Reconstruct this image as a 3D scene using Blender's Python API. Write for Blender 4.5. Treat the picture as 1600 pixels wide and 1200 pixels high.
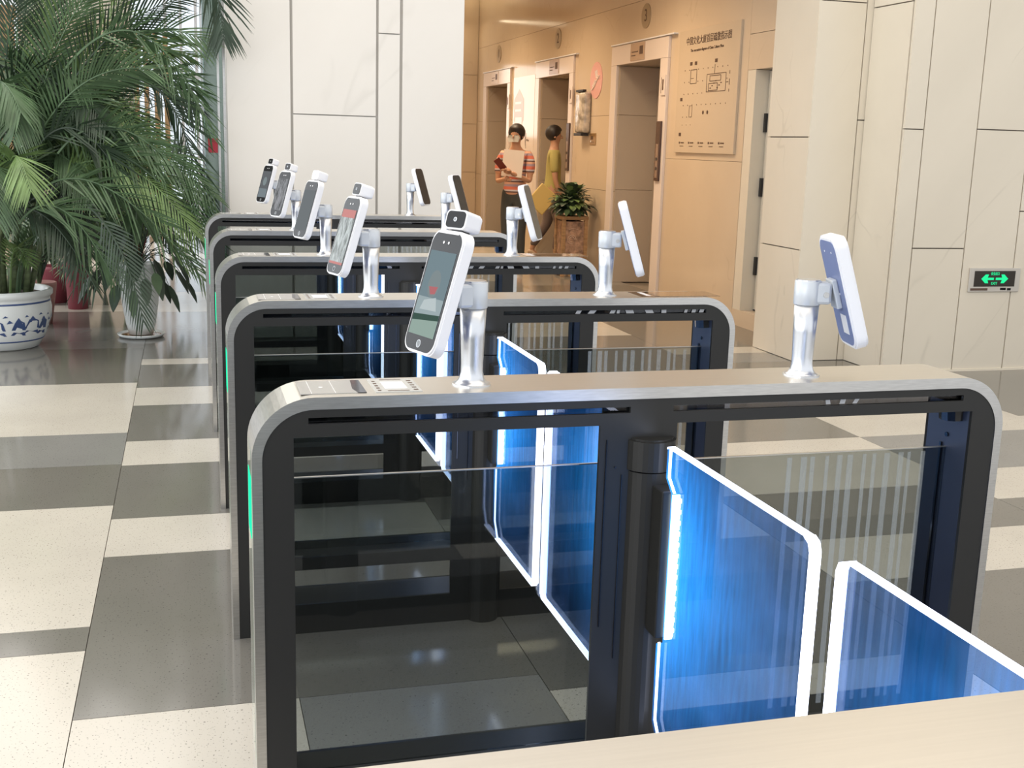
import bpy, bmesh, math, random
from mathutils import Vector, Matrix, Quaternion
R = math.radians
random.seed(7)
for o in list(bpy.data.objects): bpy.data.objects.remove(o)
SC = bpy.context.scene; COL = SC.collection

# ---------------------------------------------------------------- camera
cam = bpy.data.objects.new('camera', bpy.data.cameras.new('camera')); COL.objects.link(cam)
r_ = Vector((0.9632027, -0.26725838, 0.02852229)); u_ = Vector((0.02744822, 0.2033741, 0.97871629)); f_ = Vector((0.26737083, 0.94191928, -0.20322624))
M = Matrix(((r_.x, u_.x, -f_.x, -0.09625), (r_.y, u_.y, -f_.y, -1.99381), (r_.z, u_.z, -f_.z, 1.44461), (0, 0, 0, 1)))
cam.matrix_world = M
cam.data.sensor_width = 36; cam.data.lens = 36 * 1798.94 / 1600; cam.data.clip_start = .05; cam.data.clip_end = 200
SC.camera = cam

# ---------------------------------------------------------------- world, exposure, lights
SC.view_settings.view_transform = 'Standard'; SC.view_settings.look = 'None'
SC.view_settings.gamma = 1; SC.view_settings.use_curve_mapping = False
SC.view_settings.exposure = 0.0
w = bpy.data.worlds.new('world'); SC.world = w; w.use_nodes = True
bg = w.node_tree.nodes['Background']; bg.inputs[0].default_value = (.93, .96, 1, 1); bg.inputs[1].default_value = 1.25

def area(name, loc, rot, sx, sy, power, col, spread=180):
    d = bpy.data.lights.new(name, 'AREA'); d.shape = 'RECTANGLE'; d.size = sx; d.size_y = sy; d.energy = power; d.color = col; d.spread = R(spread)
    o = bpy.data.objects.new(name, d); COL.objects.link(o); o.location = loc; o.rotation_euler = rot
    return o
# hall ceiling luminaires, daylight from the glazed street side, warm downlights of the lift lobby, added fills for pot and palms
area('hall_ceiling_light', (1.8, 1.0, 5.6), (0, 0, 0), 9, 8, 285, (1, .90, .78))
area('atrium_fill', (-2.8, 9.0, 5.6), (0, 0, 0), 5, 13, 470, (1, .97, .92))  # unseen fill added to brighten the pot and palms
area('street_daylight', (-5.8, 4, 2.6), (0, R(-90), 0), 4.6, 14, 240, (.90, .96, 1))
area('front_fill', (-3.6, -3.4, 2.4), (R(90), 0, R(-12)), 3.5, 3.6, 80, (.94, .97, 1))  # added fill behind camera-left, no visible source, aimed at the palms
for yy in (8.2, 11.0, 13.8):
    area('lobby_downlight', (2.9, yy, 3.45), (0, 0, 0), .9, .9, 54, (1, .76, .50), 140)
area('lobby_cove', (3.6, 15.8, 3.3), (0, 0, 0), 1.0, .25, 4, (1, .82, .55))

# ---------------------------------------------------------------- materials
def mat(name, col, rough=.5, metal=0, spec=.5, coat=0, emit=None, estr=0, noise=None, bump=0, aniso=0):
    m = bpy.data.materials.new(name); m.use_nodes = True; nt = m.node_tree; N = nt.nodes; L = nt.links
    b = N['Principled BSDF']; b.inputs['Base Color'].default_value = (*col, 1); b.inputs['Roughness'].default_value = rough
    b.inputs['Metallic'].default_value = metal; b.inputs['Specular IOR Level'].default_value = spec
    b.inputs['Coat Weight'].default_value = coat; b.inputs['Coat Roughness'].default_value = .05
    if aniso: b.inputs['Anisotropic'].default_value = aniso
    if emit: b.inputs['Emission Color'].default_value = (*emit, 1); b.inputs['Emission Strength'].default_value = estr
    if noise:                                   # (scale, amount, (stretch xyz))
        sc, am, st = noise
        g = N.new('ShaderNodeNewGeometry'); mp = N.new('ShaderNodeMapping'); mp.inputs['Scale'].default_value = st
        L.new(g.outputs['Position'], mp.inputs[0])
        t = N.new('ShaderNodeTexNoise'); t.inputs['Scale'].default_value = sc; t.inputs['Detail'].default_value = 4; L.new(mp.outputs[0], t.inputs['Vector'])
        mr = N.new('ShaderNodeMapRange'); mr.inputs['From Min'].default_value = .3; mr.inputs['From Max'].default_value = .7
        mr.inputs['To Min'].default_value = 1 - am; mr.inputs['To Max'].default_value = 1 + am * .5; L.new(t.outputs['Fac'], mr.inputs[0])
        mx = N.new('ShaderNodeMix'); mx.data_type = 'RGBA'; mx.blend_type = 'MULTIPLY'; mx.inputs[0].default_value = 1
        mx.inputs[6].default_value = (*col, 1); cb = N.new('ShaderNodeCombineColor')
        for i in range(3): L.new(mr.outputs[0], cb.inputs[i])
        L.new(cb.outputs[0], mx.inputs[7]); L.new(mx.outputs[2], b.inputs['Base Color'])
        if bump:
            bp = N.new('ShaderNodeBump'); bp.inputs['Strength'].default_value = bump; bp.inputs['Distance'].default_value = .01
            L.new(t.outputs['Fac'], bp.inputs['Height']); L.new(bp.outputs[0], b.inputs['Normal'])
    return m

def marble(name, col, vein, rough=.25, amt=.5):
    m = mat(name, col, rough, spec=.45); nt = m.node_tree; N = nt.nodes; L = nt.links; b = N['Principled BSDF']
    g = N.new('ShaderNodeNewGeometry')
    mp = N.new('ShaderNodeMapping'); mp.inputs['Rotation'].default_value = (R(35), R(50), R(20)); L.new(g.outputs['Position'], mp.inputs[0])
    n = N.new('ShaderNodeTexNoise'); n.inputs['Scale'].default_value = .8; n.inputs['Detail'].default_value = 3; n.inputs['Roughness'].default_value = .45; n.inputs['Distortion'].default_value = .5
    st = N.new('ShaderNodeMapping'); st.inputs['Scale'].default_value = (.35, 1.6, 1.6); L.new(mp.outputs[0], st.inputs[0]); L.new(st.outputs[0], n.inputs['Vector'])
    s = N.new('ShaderNodeMath'); s.operation = 'SUBTRACT'; s.inputs[1].default_value = .5; L.new(n.outputs['Fac'], s.inputs[0])
    a = N.new('ShaderNodeMath'); a.operation = 'ABSOLUTE'; L.new(s.outputs[0], a.inputs[0])
    mr = N.new('ShaderNodeMapRange'); mr.inputs['From Min'].default_value = 0; mr.inputs['From Max'].default_value = .006; mr.inputs['To Min'].default_value = amt; mr.inputs['To Max'].default_value = 0
    L.new(a.outputs[0], mr.inputs[0])
    n2 = N.new('ShaderNodeTexNoise'); n2.inputs['Scale'].default_value = 1.7; L.new(g.outputs['Position'], n2.inputs['Vector'])
    gt = N.new('ShaderNodeMapRange'); gt.inputs['From Min'].default_value = .5; gt.inputs['From Max'].default_value = .62; L.new(n2.outputs['Fac'], gt.inputs[0])
    mu = N.new('ShaderNodeMath'); mu.operation = 'MULTIPLY'; L.new(mr.outputs[0], mu.inputs[0]); L.new(gt.outputs[0], mu.inputs[1])
    cl = N.new('ShaderNodeMapRange'); cl.inputs['From Min'].default_value = .3; cl.inputs['From Max'].default_value = .7; cl.inputs['To Min'].default_value = 0; cl.inputs['To Max'].default_value = .22
    n3 = N.new('ShaderNodeTexNoise'); n3.inputs['Scale'].default_value = 1.1; n3.inputs['Detail'].default_value = 5; L.new(st.outputs[0], n3.inputs['Vector']); L.new(n3.outputs['Fac'], cl.inputs[0])
    ad = N.new('ShaderNodeMath'); ad.operation = 'ADD'; ad.use_clamp = True; L.new(mu.outputs[0], ad.inputs[0]); L.new(cl.outputs[0], ad.inputs[1])
    mx = N.new('ShaderNodeMix'); mx.data_type = 'RGBA'; mx.inputs[6].default_value = (*col, 1); mx.inputs[7].default_value = (*vein, 1)
    L.new(ad.outputs[0], mx.inputs[0]); L.new(mx.outputs[2], b.inputs['Base Color'])
    return m

def terrazzo(name, col, rough):
    m = mat(name, col, rough, spec=.5); nt = m.node_tree; N = nt.nodes; L = nt.links; b = N['Principled BSDF']
    g = N.new('ShaderNodeNewGeometry')
    n = N.new('ShaderNodeTexNoise'); n.inputs['Scale'].default_value = 160; n.inputs['Detail'].default_value = 1; L.new(g.outputs['Position'], n.inputs['Vector'])
    v = N.new('ShaderNodeMapRange'); v.inputs['From Min'].default_value = .66; v.inputs['From Max'].default_value = .72; v.inputs['To Max'].default_value = .75; L.new(n.outputs['Fac'], v.inputs[0])
    n2 = N.new('ShaderNodeTexNoise'); n2.inputs['Scale'].default_value = 2.2; n2.inputs['Detail'].default_value = 5; L.new(g.outputs['Position'], n2.inputs['Vector'])
    c = N.new('ShaderNodeMapRange'); c.inputs['To Min'].default_value = .88; c.inputs['To Max'].default_value = 1.12; L.new(n2.outputs['Fac'], c.inputs[0])
    mx = N.new('ShaderNodeMix'); mx.data_type = 'RGBA'; mx.inputs[6].default_value = (*col, 1); mx.inputs[7].default_value = (.03, .028, .025, 1); L.new(v.outputs[0], mx.inputs[0])
    hs = N.new('ShaderNodeHueSaturation'); L.new(mx.outputs[2], hs.inputs['Color']); L.new(c.outputs[0], hs.inputs['Value']); L.new(hs.outputs[0], b.inputs['Base Color'])
    rr = N.new('ShaderNodeMapRange'); rr.inputs['To Min'].default_value = rough * .7; rr.inputs['To Max'].default_value = rough * 1.3; L.new(n2.outputs['Fac'], rr.inputs[0]); L.new(rr.outputs[0], b.inputs['Roughness'])
    return m

def schlick(N, L, top=.75, low=.035):
    lw = N.new('ShaderNodeLayerWeight'); lw.inputs[0].default_value = .5
    p = N.new('ShaderNodeMath'); p.operation = 'POWER'; p.inputs[1].default_value = 4; L.new(lw.outputs['Facing'], p.inputs[0])
    m = N.new('ShaderNodeMath'); m.operation = 'MULTIPLY_ADD'; m.inputs[1].default_value = top; m.inputs[2].default_value = low; L.new(p.outputs[0], m.inputs[0])
    return m.outputs[0]
def glassy(name, tint, gloss=1.0, rough=.02, ior=1.45):
    """thin clear or tinted sheet: straight-through tint plus a Fresnel reflection"""
    m = bpy.data.materials.new(name); m.use_nodes = True; nt = m.node_tree; N = nt.nodes; L = nt.links
    N.remove(N['Principled BSDF']); out = N['Material Output']
    t = N.new('ShaderNodeBsdfTransparent'); t.inputs[0].default_value = (*tint, 1)
    g = N.new('ShaderNodeBsdfGlossy'); g.inputs['Roughness'].default_value = rough; g.inputs[0].default_value = (gloss, gloss, gloss, 1)
    f = schlick(N, L)
    mx = N.new('ShaderNodeMixShader'); L.new(f, mx.inputs[0]); L.new(t.outputs[0], mx.inputs[1]); L.new(g.outputs[0], mx.inputs[2]); L.new(mx.outputs[0], out.inputs[0])
    return m

def emission(name, col, s):
    m = bpy.data.materials.new(name); m.use_nodes = True; nt = m.node_tree; nt.nodes.remove(nt.nodes['Principled BSDF'])
    e = nt.nodes.new('ShaderNodeEmission'); e.inputs[0].default_value = (*col, 1); e.inputs[1].default_value = s
    nt.links.new(e.outputs[0], nt.nodes['Material Output'].inputs[0]); return m

def flapmat():
    """edge-lit acrylic: scattered LED glow painted as blue emission, strongest next to its strip (object y = 0)"""
    m = bpy.data.materials.new('edge_lit_acrylic'); m.use_nodes = True; nt = m.node_tree; N = nt.nodes; L = nt.links
    N.remove(N['Principled BSDF']); out = N['Material Output']
    tc = N.new('ShaderNodeTexCoord'); sp = N.new('ShaderNodeSeparateXYZ'); L.new(tc.outputs['Object'], sp.inputs[0])
    ab = N.new('ShaderNodeMath'); ab.operation = 'ABSOLUTE'; L.new(sp.outputs['Y'], ab.inputs[0])
    def curve(k, src):
        e = N.new('ShaderNodeMath'); e.operation = 'MULTIPLY'; e.inputs[1].default_value = -k; L.new(src, e.inputs[0])
        x = N.new('ShaderNodeMath'); x.operation = 'EXPONENT'; L.new(e.outputs[0], x.inputs[0]); return x.outputs[0]
    near = curve(5.5, ab.outputs[0])
    # the painted glow is strongest at the middle height of the sheet
    z0 = N.new('ShaderNodeMath'); z0.operation = 'SUBTRACT'; z0.inputs[1].default_value = .67; L.new(sp.outputs['Z'], z0.inputs[0])
    z1 = N.new('ShaderNodeMath'); z1.operation = 'MULTIPLY'; L.new(z0.outputs[0], z1.inputs[0]); L.new(z0.outputs[0], z1.inputs[1])
    zz = curve(22, z1.outputs[0])
    mu = N.new('ShaderNodeMath'); mu.operation = 'MULTIPLY'; L.new(near, mu.inputs[0]); L.new(zz, mu.inputs[1])
    # fine scratches and smears
    mp = N.new('ShaderNodeMapping'); mp.inputs['Scale'].default_value = (1, 26, 3.2); L.new(tc.outputs['Object'], mp.inputs[0])
    n = N.new('ShaderNodeTexNoise'); n.inputs['Scale'].default_value = 3; n.inputs['Detail'].default_value = 6; L.new(mp.outputs[0], n.inputs['Vector'])
    nr = N.new('ShaderNodeMapRange'); nr.inputs['From Min'].default_value = .3; nr.inputs['From Max'].default_value = .75; nr.inputs['To Min'].default_value = .65; nr.inputs['To Max'].default_value = 1.5; L.new(n.outputs['Fac'], nr.inputs[0])
    m2 = N.new('ShaderNodeMath'); m2.operation = 'MULTIPLY'; L.new(mu.outputs[0], m2.inputs[0]); L.new(nr.outputs[0], m2.inputs[1])
    e1 = N.new('ShaderNodeEmission'); e1.inputs[0].default_value = (.02, .36, 1, 1)
    k1 = N.new('ShaderNodeMath'); k1.operation = 'MULTIPLY'; k1.inputs[1].default_value = 1.25; L.new(m2.outputs[0], k1.inputs[0]); L.new(k1.outputs[0], e1.inputs[1])
    n4 = N.new('ShaderNodeTexNoise'); n4.inputs['Scale'].default_value = 9; n4.inputs['Detail'].default_value = 7; L.new(tc.outputs['Object'], n4.inputs['Vector'])
    n5 = N.new('ShaderNodeMapRange'); n5.inputs['From Min'].default_value = .4; n5.inputs['From Max'].default_value = .8; n5.inputs['To Min'].default_value = .02; n5.inputs['To Max'].default_value = .12; L.new(n4.outputs['Fac'], n5.inputs[0])
    e2 = N.new('ShaderNodeEmission'); e2.inputs[0].default_value = (.16, .38, 1, 1); L.new(n5.outputs[0], e2.inputs[1])
    t = N.new('ShaderNodeBsdfTransparent'); t.inputs[0].default_value = (.62, .72, .93, 1)
    g = N.new('ShaderNodeBsdfGlossy'); g.inputs['Roughness'].default_value = .06
    fr = schlick(N, L, .25, .03)
    mg = N.new('ShaderNodeMixShader'); L.new(fr, mg.inputs[0]); L.new(t.outputs[0], mg.inputs[1]); L.new(g.outputs[0], mg.inputs[2])
    a1 = N.new('ShaderNodeAddShader'); L.new(e1.outputs[0], a1.inputs[0]); L.new(e2.outputs[0], a1.inputs[1])
    a2 = N.new('ShaderNodeAddShader'); L.new(a1.outputs[0], a2.inputs[0]); L.new(mg.outputs[0], a2.inputs[1]); L.new(a2.outputs[0], out.inputs[0])
    return m

MT = dict(
    steel=mat('brushed_steel', (.60, .59, .57), .3, 1, noise=(30, .12, (1, 1, 12))),
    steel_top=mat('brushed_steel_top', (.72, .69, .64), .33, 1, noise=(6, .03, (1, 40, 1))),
    chrome=mat('satin_aluminium', (.70, .715, .74), .3, 1),
    castal=mat('painted_aluminium', (.60, .63, .66), .35, .3),
    black=mat('black_lacquer', (.024, .0235, .022), .36, spec=.32),
    dark=mat('dark_plastic', (.018, .018, .02), .4),
    jamb=mat('dark_blue_jamb', (.022, .026, .042), .35),
    pgrout=mat('pale_joint', (.50, .48, .45), .9),
    scr=mat('terminal_glass', (.022, .022, .024), .12, spec=.2),
    gloss=mat('gloss_black', (.008, .008, .01), .08),
    white=mat('white_plastic', (.82, .82, .84), .3),
    backp=mat('blue_grey_backplate', (.16, .20, .36), .4),
    tint=glassy('tinted_glass', (.60, .63, .63)),
    clear=glassy('clear_glass', (.86, .93, .91)),
    slotglass=glassy('slot_glass', (.55, .56, .6)),
    edge=emission('lit_acrylic_edge', (.74, .80, 1), 6.5),
    led=emission('led_strip', (.75, .88, 1), 7),
    dimedge=emission('dim_acrylic_edge', (.35, .5, 1), 1.6),
    flap=flapmat(),
    marble=marble('white_marble', (.78, .75, .705), (.60, .575, .53), .25, .3),
    marble2=marble('cream_marble', (.75, .68, .56), (.50, .45, .36), .25, .3),
    tan=marble('lobby_marble', (.66, .53, .39), (.48, .36, .25), .14, .3),
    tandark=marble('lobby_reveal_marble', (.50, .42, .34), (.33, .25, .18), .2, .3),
    frame=mat('stone_portal', (.78, .68, .62), .16, spec=.6),
    grout=mat('dark_joint', (.22, .19, .16), .9),  # dark colour of the joints and wall cores
    cream=terrazzo('cream_terrazzo', (.54, .50, .43), .16),
    grey=terrazzo('grey_terrazzo', (.165, .155, .135), .11),
    grey2=terrazzo('mid_grey_terrazzo', (.23, .225, .21), .13),
    ceil=mat('ceiling_paint', (.82, .80, .76), .8),
    ink=mat('brown_ink', (.10, .055, .035), .6),
    board=mat('board_cream', (.60, .48, .35), .22, spec=.5),
    bronze=mat('bronze_disc', (.42, .33, .22), .4, .4),
    green=emission('green_led', (.02, .9, .42), 1.4),
    greenp=emission('green_pictogram', (.03, 1, .38), 1.0),
    signface=mat('sign_black', (.025, .018, .012), .25),
    leaf=mat('palm_leaf', (.085, .15, .07), .42, noise=(7, .35, (1, 1, 1))),
    leaf_l=mat('palm_leaf_light', (.15, .24, .08), .42, noise=(7, .3, (1, 1, 1))),
    leaf_d=mat('palm_leaf_dark', (.035, .06, .036), .42, noise=(7, .3, (1, 1, 1))),
    cane=mat('palm_cane', (.13, .17, .08), .55, noise=(14, .4, (1, 1, 3))),
    soil=mat('potting_soil', (.05, .035, .025), .95),
    white_glaze=mat('white_porcelain', (.84, .87, .86), .12, spec=.6),
    blue_glaze=mat('blue_glaze', (.06, .10, .24), .15),
    redpot=mat('red_pot', (.25, .05, .07), .45),
    wood=mat('wood', (.45, .26, .11), .45, noise=(6, .3, (8, 1, 1))),
    hair=mat('dark_hair', (.018, .012, .01), .5),
    skin=mat('skin', (.50, .27, .17), .55),
)
for k in ('leaf', 'leaf_l', 'leaf_d'):
    MT[k].node_tree.nodes['Principled BSDF'].inputs['Subsurface Weight'].default_value = 0

# ---------------------------------------------------------------- mesh helpers
def link(name, me, m=None, parent=None, smooth=False, loc=None):
    o = bpy.data.objects.new(name, me); COL.objects.link(o)
    if m is not None and not me.materials: me.materials.append(m)
    if parent: o.parent = parent
    if loc: o.location = loc
    if smooth:
        me.polygons.foreach_set('use_smooth', [True] * len(me.polygons)); me.update()
    return o
def tag(o, label=None, cat=None, group=None, kind=None):
    if label: o['label'] = label
    if cat: o['category'] = cat
    if group: o['group'] = group
    if kind: o['kind'] = kind
    return o
def empty(name, loc=(0, 0, 0), rz=0):
    o = bpy.data.objects.new(name, None); COL.objects.link(o); o.location = loc; o.rotation_euler = (0, 0, rz); o.empty_display_size = .1; return o
class MB:
    def __init__(s): s.bm = bmesh.new()
    def box(s, x0, x1, y0, y1, z0, z1, bev=0, mx=None):
        mt = Matrix.Translation(((x0 + x1) / 2, (y0 + y1) / 2, (z0 + z1) / 2)) @ Matrix.Diagonal((abs(x1 - x0), abs(y1 - y0), abs(z1 - z0), 1))
        if mx is not None: mt = mx @ mt
        g = bmesh.ops.create_cube(s.bm, size=1, matrix=mt)
        if bev:
            es = list({e for v in g['verts'] for e in v.link_edges})
            bmesh.ops.bevel(s.bm, geom=es, offset=bev, segments=2, affect='EDGES', profile=.5)
        return s
    def cyl(s, p0, p1, r0, r1=None, seg=20, caps=True):
        p0, p1 = Vector(p0), Vector(p1); r1 = r0 if r1 is None else r1; d = p1 - p0
        mx = Matrix.Translation((p0 + p1) / 2) @ d.to_track_quat('Z', 'Y').to_matrix().to_4x4()
        bmesh.ops.create_cone(s.bm, cap_ends=caps, segments=seg, radius1=r0, radius2=r1, depth=d.length, matrix=mx); return s
    def lathe(s, prof, c=(0, 0, 0), seg=32, sx=1, sy=1):
        rings = []
        for rr, z in prof:
            rings.append([s.bm.verts.new((c[0] + sx * rr * math.cos(2 * math.pi * i / seg), c[1] + sy * rr * math.sin(2 * math.pi * i / seg), c[2] + z)) for i in range(seg)])
        for a, b in zip(rings, rings[1:]):
            for i in range(seg): s.bm.faces.new((a[i], a[(i + 1) % seg], b[(i + 1) % seg], b[i]))
        if prof[0][0] > 1e-4: s.bm.faces.new(rings[0][::-1])
        if prof[-1][0] > 1e-4: s.bm.faces.new(rings[-1])
        return s
    def prism(s, pts, f0, f1):
        """closed 2-D outline swept between two placement functions"""
        a = [s.bm.verts.new(f0(p)) for p in pts]; b = [s.bm.verts.new(f1(p)) for p in pts]; n = len(pts)
        s.bm.faces.new(a[::-1]); s.bm.faces.new(b)
        for i in range(n): s.bm.faces.new((a[i], a[(i + 1) % n], b[(i + 1) % n], b[i]))
        return s
    def tube(s, pts, rad, seg=6):
        pts = [Vector(p) for p in pts]; rs = rad if isinstance(rad, (list, tuple)) else [rad] * len(pts); rings = []
        for i, p in enumerate(pts):
            d = (pts[min(i + 1, len(pts) - 1)] - pts[max(i - 1, 0)]).normalized(); q = d.to_track_quat('Z', 'Y')
            rings.append([s.bm.verts.new(p + q @ Vector((rs[i] * math.cos(2 * math.pi * k / seg), rs[i] * math.sin(2 * math.pi * k / seg), 0))) for k in range(seg)])
        for a, b in zip(rings, rings[1:]):
            for k in range(seg): s.bm.faces.new((a[k], a[(k + 1) % seg], b[(k + 1) % seg], b[k]))
        s.bm.faces.new(rings[0][::-1]); s.bm.faces.new(rings[-1]); return s
    def face(s, pts): s.bm.faces.new([s.bm.verts.new(p) for p in pts]); return s
    def build(s, name, m=None, parent=None, smooth=False, loc=None):
        bmesh.ops.recalc_face_normals(s.bm, faces=s.bm.faces); me = bpy.data.meshes.new(name); s.bm.to_mesh(me); s.bm.free()
        return link(name, me, m, parent, smooth, loc)
def box(name, x0, x1, y0, y1, z0, z1, m, parent=None, bev=0): return MB().box(x0, x1, y0, y1, z0, z1, bev).build(name, m, parent)

def curve_plate(name, outer, holes, depth, m, parent, place):
    """flat plate with holes; outlines in 2-D, depth along local z, placed by the matrix"""
    cu = bpy.data.curves.new(name, 'CURVE'); cu.dimensions = '2D'; cu.fill_mode = 'BOTH'; cu.extrude = depth / 2
    for ring in [outer] + holes:
        sp = cu.splines.new('POLY'); sp.points.add(len(ring) - 1)
        for i, p in enumerate(ring): sp.points[i].co = (p[0], p[1], 0, 1)
        sp.use_cyclic_u = True
    o = bpy.data.objects.new('tmp', cu); COL.objects.link(o); dg = bpy.context.evaluated_depsgraph_get()
    me = bpy.data.meshes.new_from_object(o.evaluated_get(dg)); bpy.data.objects.remove(o); me.transform(place); me.materials.clear()
    me.name = name
    return link(name, me, m, parent)
XZ = Matrix.Rotation(R(90), 4, 'X')           # (x, y, 0) -> (x, 0, y)

def text(name, body, size, mx, m, parent, ext=.0008, sx=1, align='CENTER'):
    cu = bpy.data.curves.new(name, 'FONT'); cu.body = body; cu.size = size; cu.extrude = ext; cu.align_x = align; cu.align_y = 'CENTER'; cu.resolution_u = 2
    o = bpy.data.objects.new('tmp', cu); COL.objects.link(o); dg = bpy.context.evaluated_depsgraph_get()
    me = bpy.data.meshes.new_from_object(o.evaluated_get(dg)); bpy.data.objects.remove(o); me.transform(mx @ Matrix.Diagonal((sx, 1, 1, 1))); me.materials.clear(); me.name = name
    return link(name, me, m, parent)
def onX(x, y, z):                             # text/plates on a wall whose normal is -X (reads left to right towards -Y)
    return Matrix.Translation((x, y, z)) @ Matrix(((0, 0, -1, 0), (-1, 0, 0, 0), (0, 1, 0, 0), (0, 0, 0, 1)))
def onY(x, y, z): return Matrix.Translation((x, y, z)) @ XZ

def rrect(x0, x1, y0, y1, r, n=6, corners=(1, 1, 1, 1)):
    """corner order: bottom-left, bottom-right, top-right, top-left"""
    P = []
    for (cx, cy, a0, c, k) in ((x0, y0, 180, (r, r), 0), (x1, y0, 270, (-r, r), 1), (x1, y1, 0, (-r, -r), 2), (x0, y1, 90, (r, -r), 3)):
        if corners[k]:
            for i in range(n + 1):
                a = R(a0 + 90 * i / n); P.append((cx + c[0] + r * math.cos(a), cy + c[1] + r * math.sin(a)))
        else: P.append((cx, cy))
    return P

# ================================================================ setting
HALL_Z = 6.0
floor = box('floor', -7, 12, -4, 26, -.25, -.012, MT['grout']); tag(floor, 'polished terrazzo floor of cream and grey slabs', kind='structure')
A = [(-3.5, 'c'), (-.2, 'g'), (.4, 'c'), (1.265, 'g'), (1.436, 'c'), (2.633, 'g'), (3.24, 'G'), (3.82, 'c'), (5.045, 'g'), (6.23, 'G'), (7.15, 'g'), (8.0, 'c'), (8.38, 'g'), (9.7, 'c'), (9.92, 'G'), (10.8, 'g'), (11.4, 'c'), (12.05, 'g'), (13.0, 'c'), (14.4, 'g'), (15.5, 'c'), (16.6, 'g'), (18.2, 'c'), (20, 'g'), (22, 'c'), (24, None)]
B = [(-3.5, 'c'), (-2.0, 'g'), (-.9, 'c'), (-.1, 'c'), (.85, 'g'), (2.035, 'c'), (2.456, 'g'), (3.215, 'c'), (3.644, 'g'), (4.42, 'c'), (4.89, 'g'), (5.6, 'c'), (5.8, 'g'), (6.85, 'G'), (7.94, 'c'), (8.57, 'c'), (9.24, 'g'), (10.9, 'c'), (11.36, 'g'), (12.36, 'c'), (13.0, 'g'), (14.0, 'G'), (15.5, 'c'), (17, 'g'), (19, 'c'), (21, 'g'), (24, None)]
C2 = [(-3.5, 'c'), (-1.8, 'g'), (-.7, 'c'), (.25, 'g'), (1.3, 'c'), (1.72, 'g'), (2.3, 'c'), (3.14, 'g'), (4.4, 'c'), (5.0, 'g'), (6.4, 'c'), (7.2, 'g'), (9, 'G'), (10, 'c'), (11.2, 'g'), (12.6, 'c'), (14, 'g'), (16.3, None)]
D = [(-3.5, 'g'), (-1.2, 'c'), (0, 'g'), (2.05, 'c'), (2.49, 'G'), (3.14, 'c'), (3.72, 'g'), (5.2, 'G'), (5.55, 'c'), (5.8, 'g'), (7.1, 'c'), (7.6, 'g'), (9.6, 'G'), (11, 'g'), (12.6, 'c'), (14, 'g'), (16.3, None)]
def shift(seq, d): return [(y + d if i else y, c) for i, (y, c) in enumerate(seq)]
strips = [(-.41, B), (-1.633, A), (.813, shift(C2, .5)), (2.037, C2), (3.26, D), (-2.856, shift(B, .35)), (-4.08, shift(A, -.4)), (4.483, shift(C2, .3)[:11]), (5.706, shift(D, .2)[:9])]
FM = {'c': MT['cream'], 'g': MT['grey'], 'G': MT['grey2']}
for x0, seq in strips:
    for (ya, ca), (yb, _) in zip(seq, seq[1:]):
        if ca is None: continue
        g = .0012
        if x0 == -.41 and ca == 'c' and yb <= .86:
            box('floor_tile', x0 + g, .152, ya + g, yb - g, -.012, 0, FM['c'], floor); box('floor_tile', .154, x0 + 1.223 - g, ya + g, yb - g, -.012, 0, FM['G'], floor); continue
        box('floor_tile', x0 + g, x0 + 1.223 - g, ya + g, yb - g, -.012, 0, FM[ca], floor)

def wallpieces(parent, axis, pos, a_edges, rows, m, out=-1, th=.02, gap=.004):
    """stone panels proud of the wall core. axis 'Y': face at y=pos, panels along x. axis 'X': face at x=pos, panels along y"""
    for i, (a0, a1) in enumerate(zip(a_edges, a_edges[1:])):
        zs = rows[i % len(rows)]
        for z0, z1 in zip(zs, zs[1:]):
            if axis == 'Y': box('marble_panel', a0 + gap, a1 - gap, pos, pos + th, z0 + gap, z1 - gap, m, parent)
            else: box('marble_panel', pos, pos + th, a0 + gap, a1 - gap, z0 + gap, z1 - gap, m, parent)
# white marble pier between hall and lift lobby
pier = box('wall_pier', .19, 1.79, 6.22, 16.2, 0, HALL_Z, MT['pgrout']); tag(pier, 'white marble pier behind the turnstiles', kind='structure')
wallpieces(pier, 'Y', 6.2, [.178, .605], [[0, 2.9, 5.9]], MT['marble'])
wallpieces(pier, 'Y', 6.2, [.615, 1.190], [[0, 1.61, 3.4, 5.9]], MT['marble'])
wallpieces(pier, 'Y', 6.2, [1.200, 1.355], [[0, 2.17, 5.9]], MT['marble'])
wallpieces(pier, 'Y', 6.2, [1.368, 1.809], [[0, 2.7, 5.9]], MT['marble'])
wallpieces(pier, 'X', 1.79, [6.22, 8.2, 10.2, 12.2, 14.2, 16.2], [[0, 1.8, 3.56]], MT['tan'])
# lift lobby wall (faces -X) with three portals and a service door
W = 4.36; WT = .5
lw = MB()
ops = [(8.70, 9.90), (11.50, 12.74), (14.30, 15.52)]
wall_lift = tag(box('wall_lobby', W + WT, W + WT + .25, 5.8, 16.6, 0, HALL_Z, MT['tan']), 'tan marble lift lobby wall', kind='structure')
ys = [6.90, 8.70, 9.90, 11.50, 12.74, 14.30, 15.52, 16.2]
for i, (a, b) in enumerate(zip(ys, ys[1:])):
    opening = (a, b) in ops
    zz = [2.30, 2.90, HALL_Z] if opening else [0, .98, 1.79, 2.90, HALL_Z]
    if i == 0: zz = [0, 1.36, 2.90, HALL_Z]
    for z0, z1 in zip(zz, zz[1:]):
        box('marble_panel', W, W + WT, a + (0 if opening else .002), b - (0 if opening else .002), z0 + .0015, z1 - .0015, MT['tan'], wall_lift)
box('marble_panel', W, W + WT, 5.80, 6.36, 2.10, 2.38, MT['tan'], wall_lift)
box('marble_panel', W, W + WT, 6.365, 6.898, 2.10, 2.38, MT['tan'], wall_lift)
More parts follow.
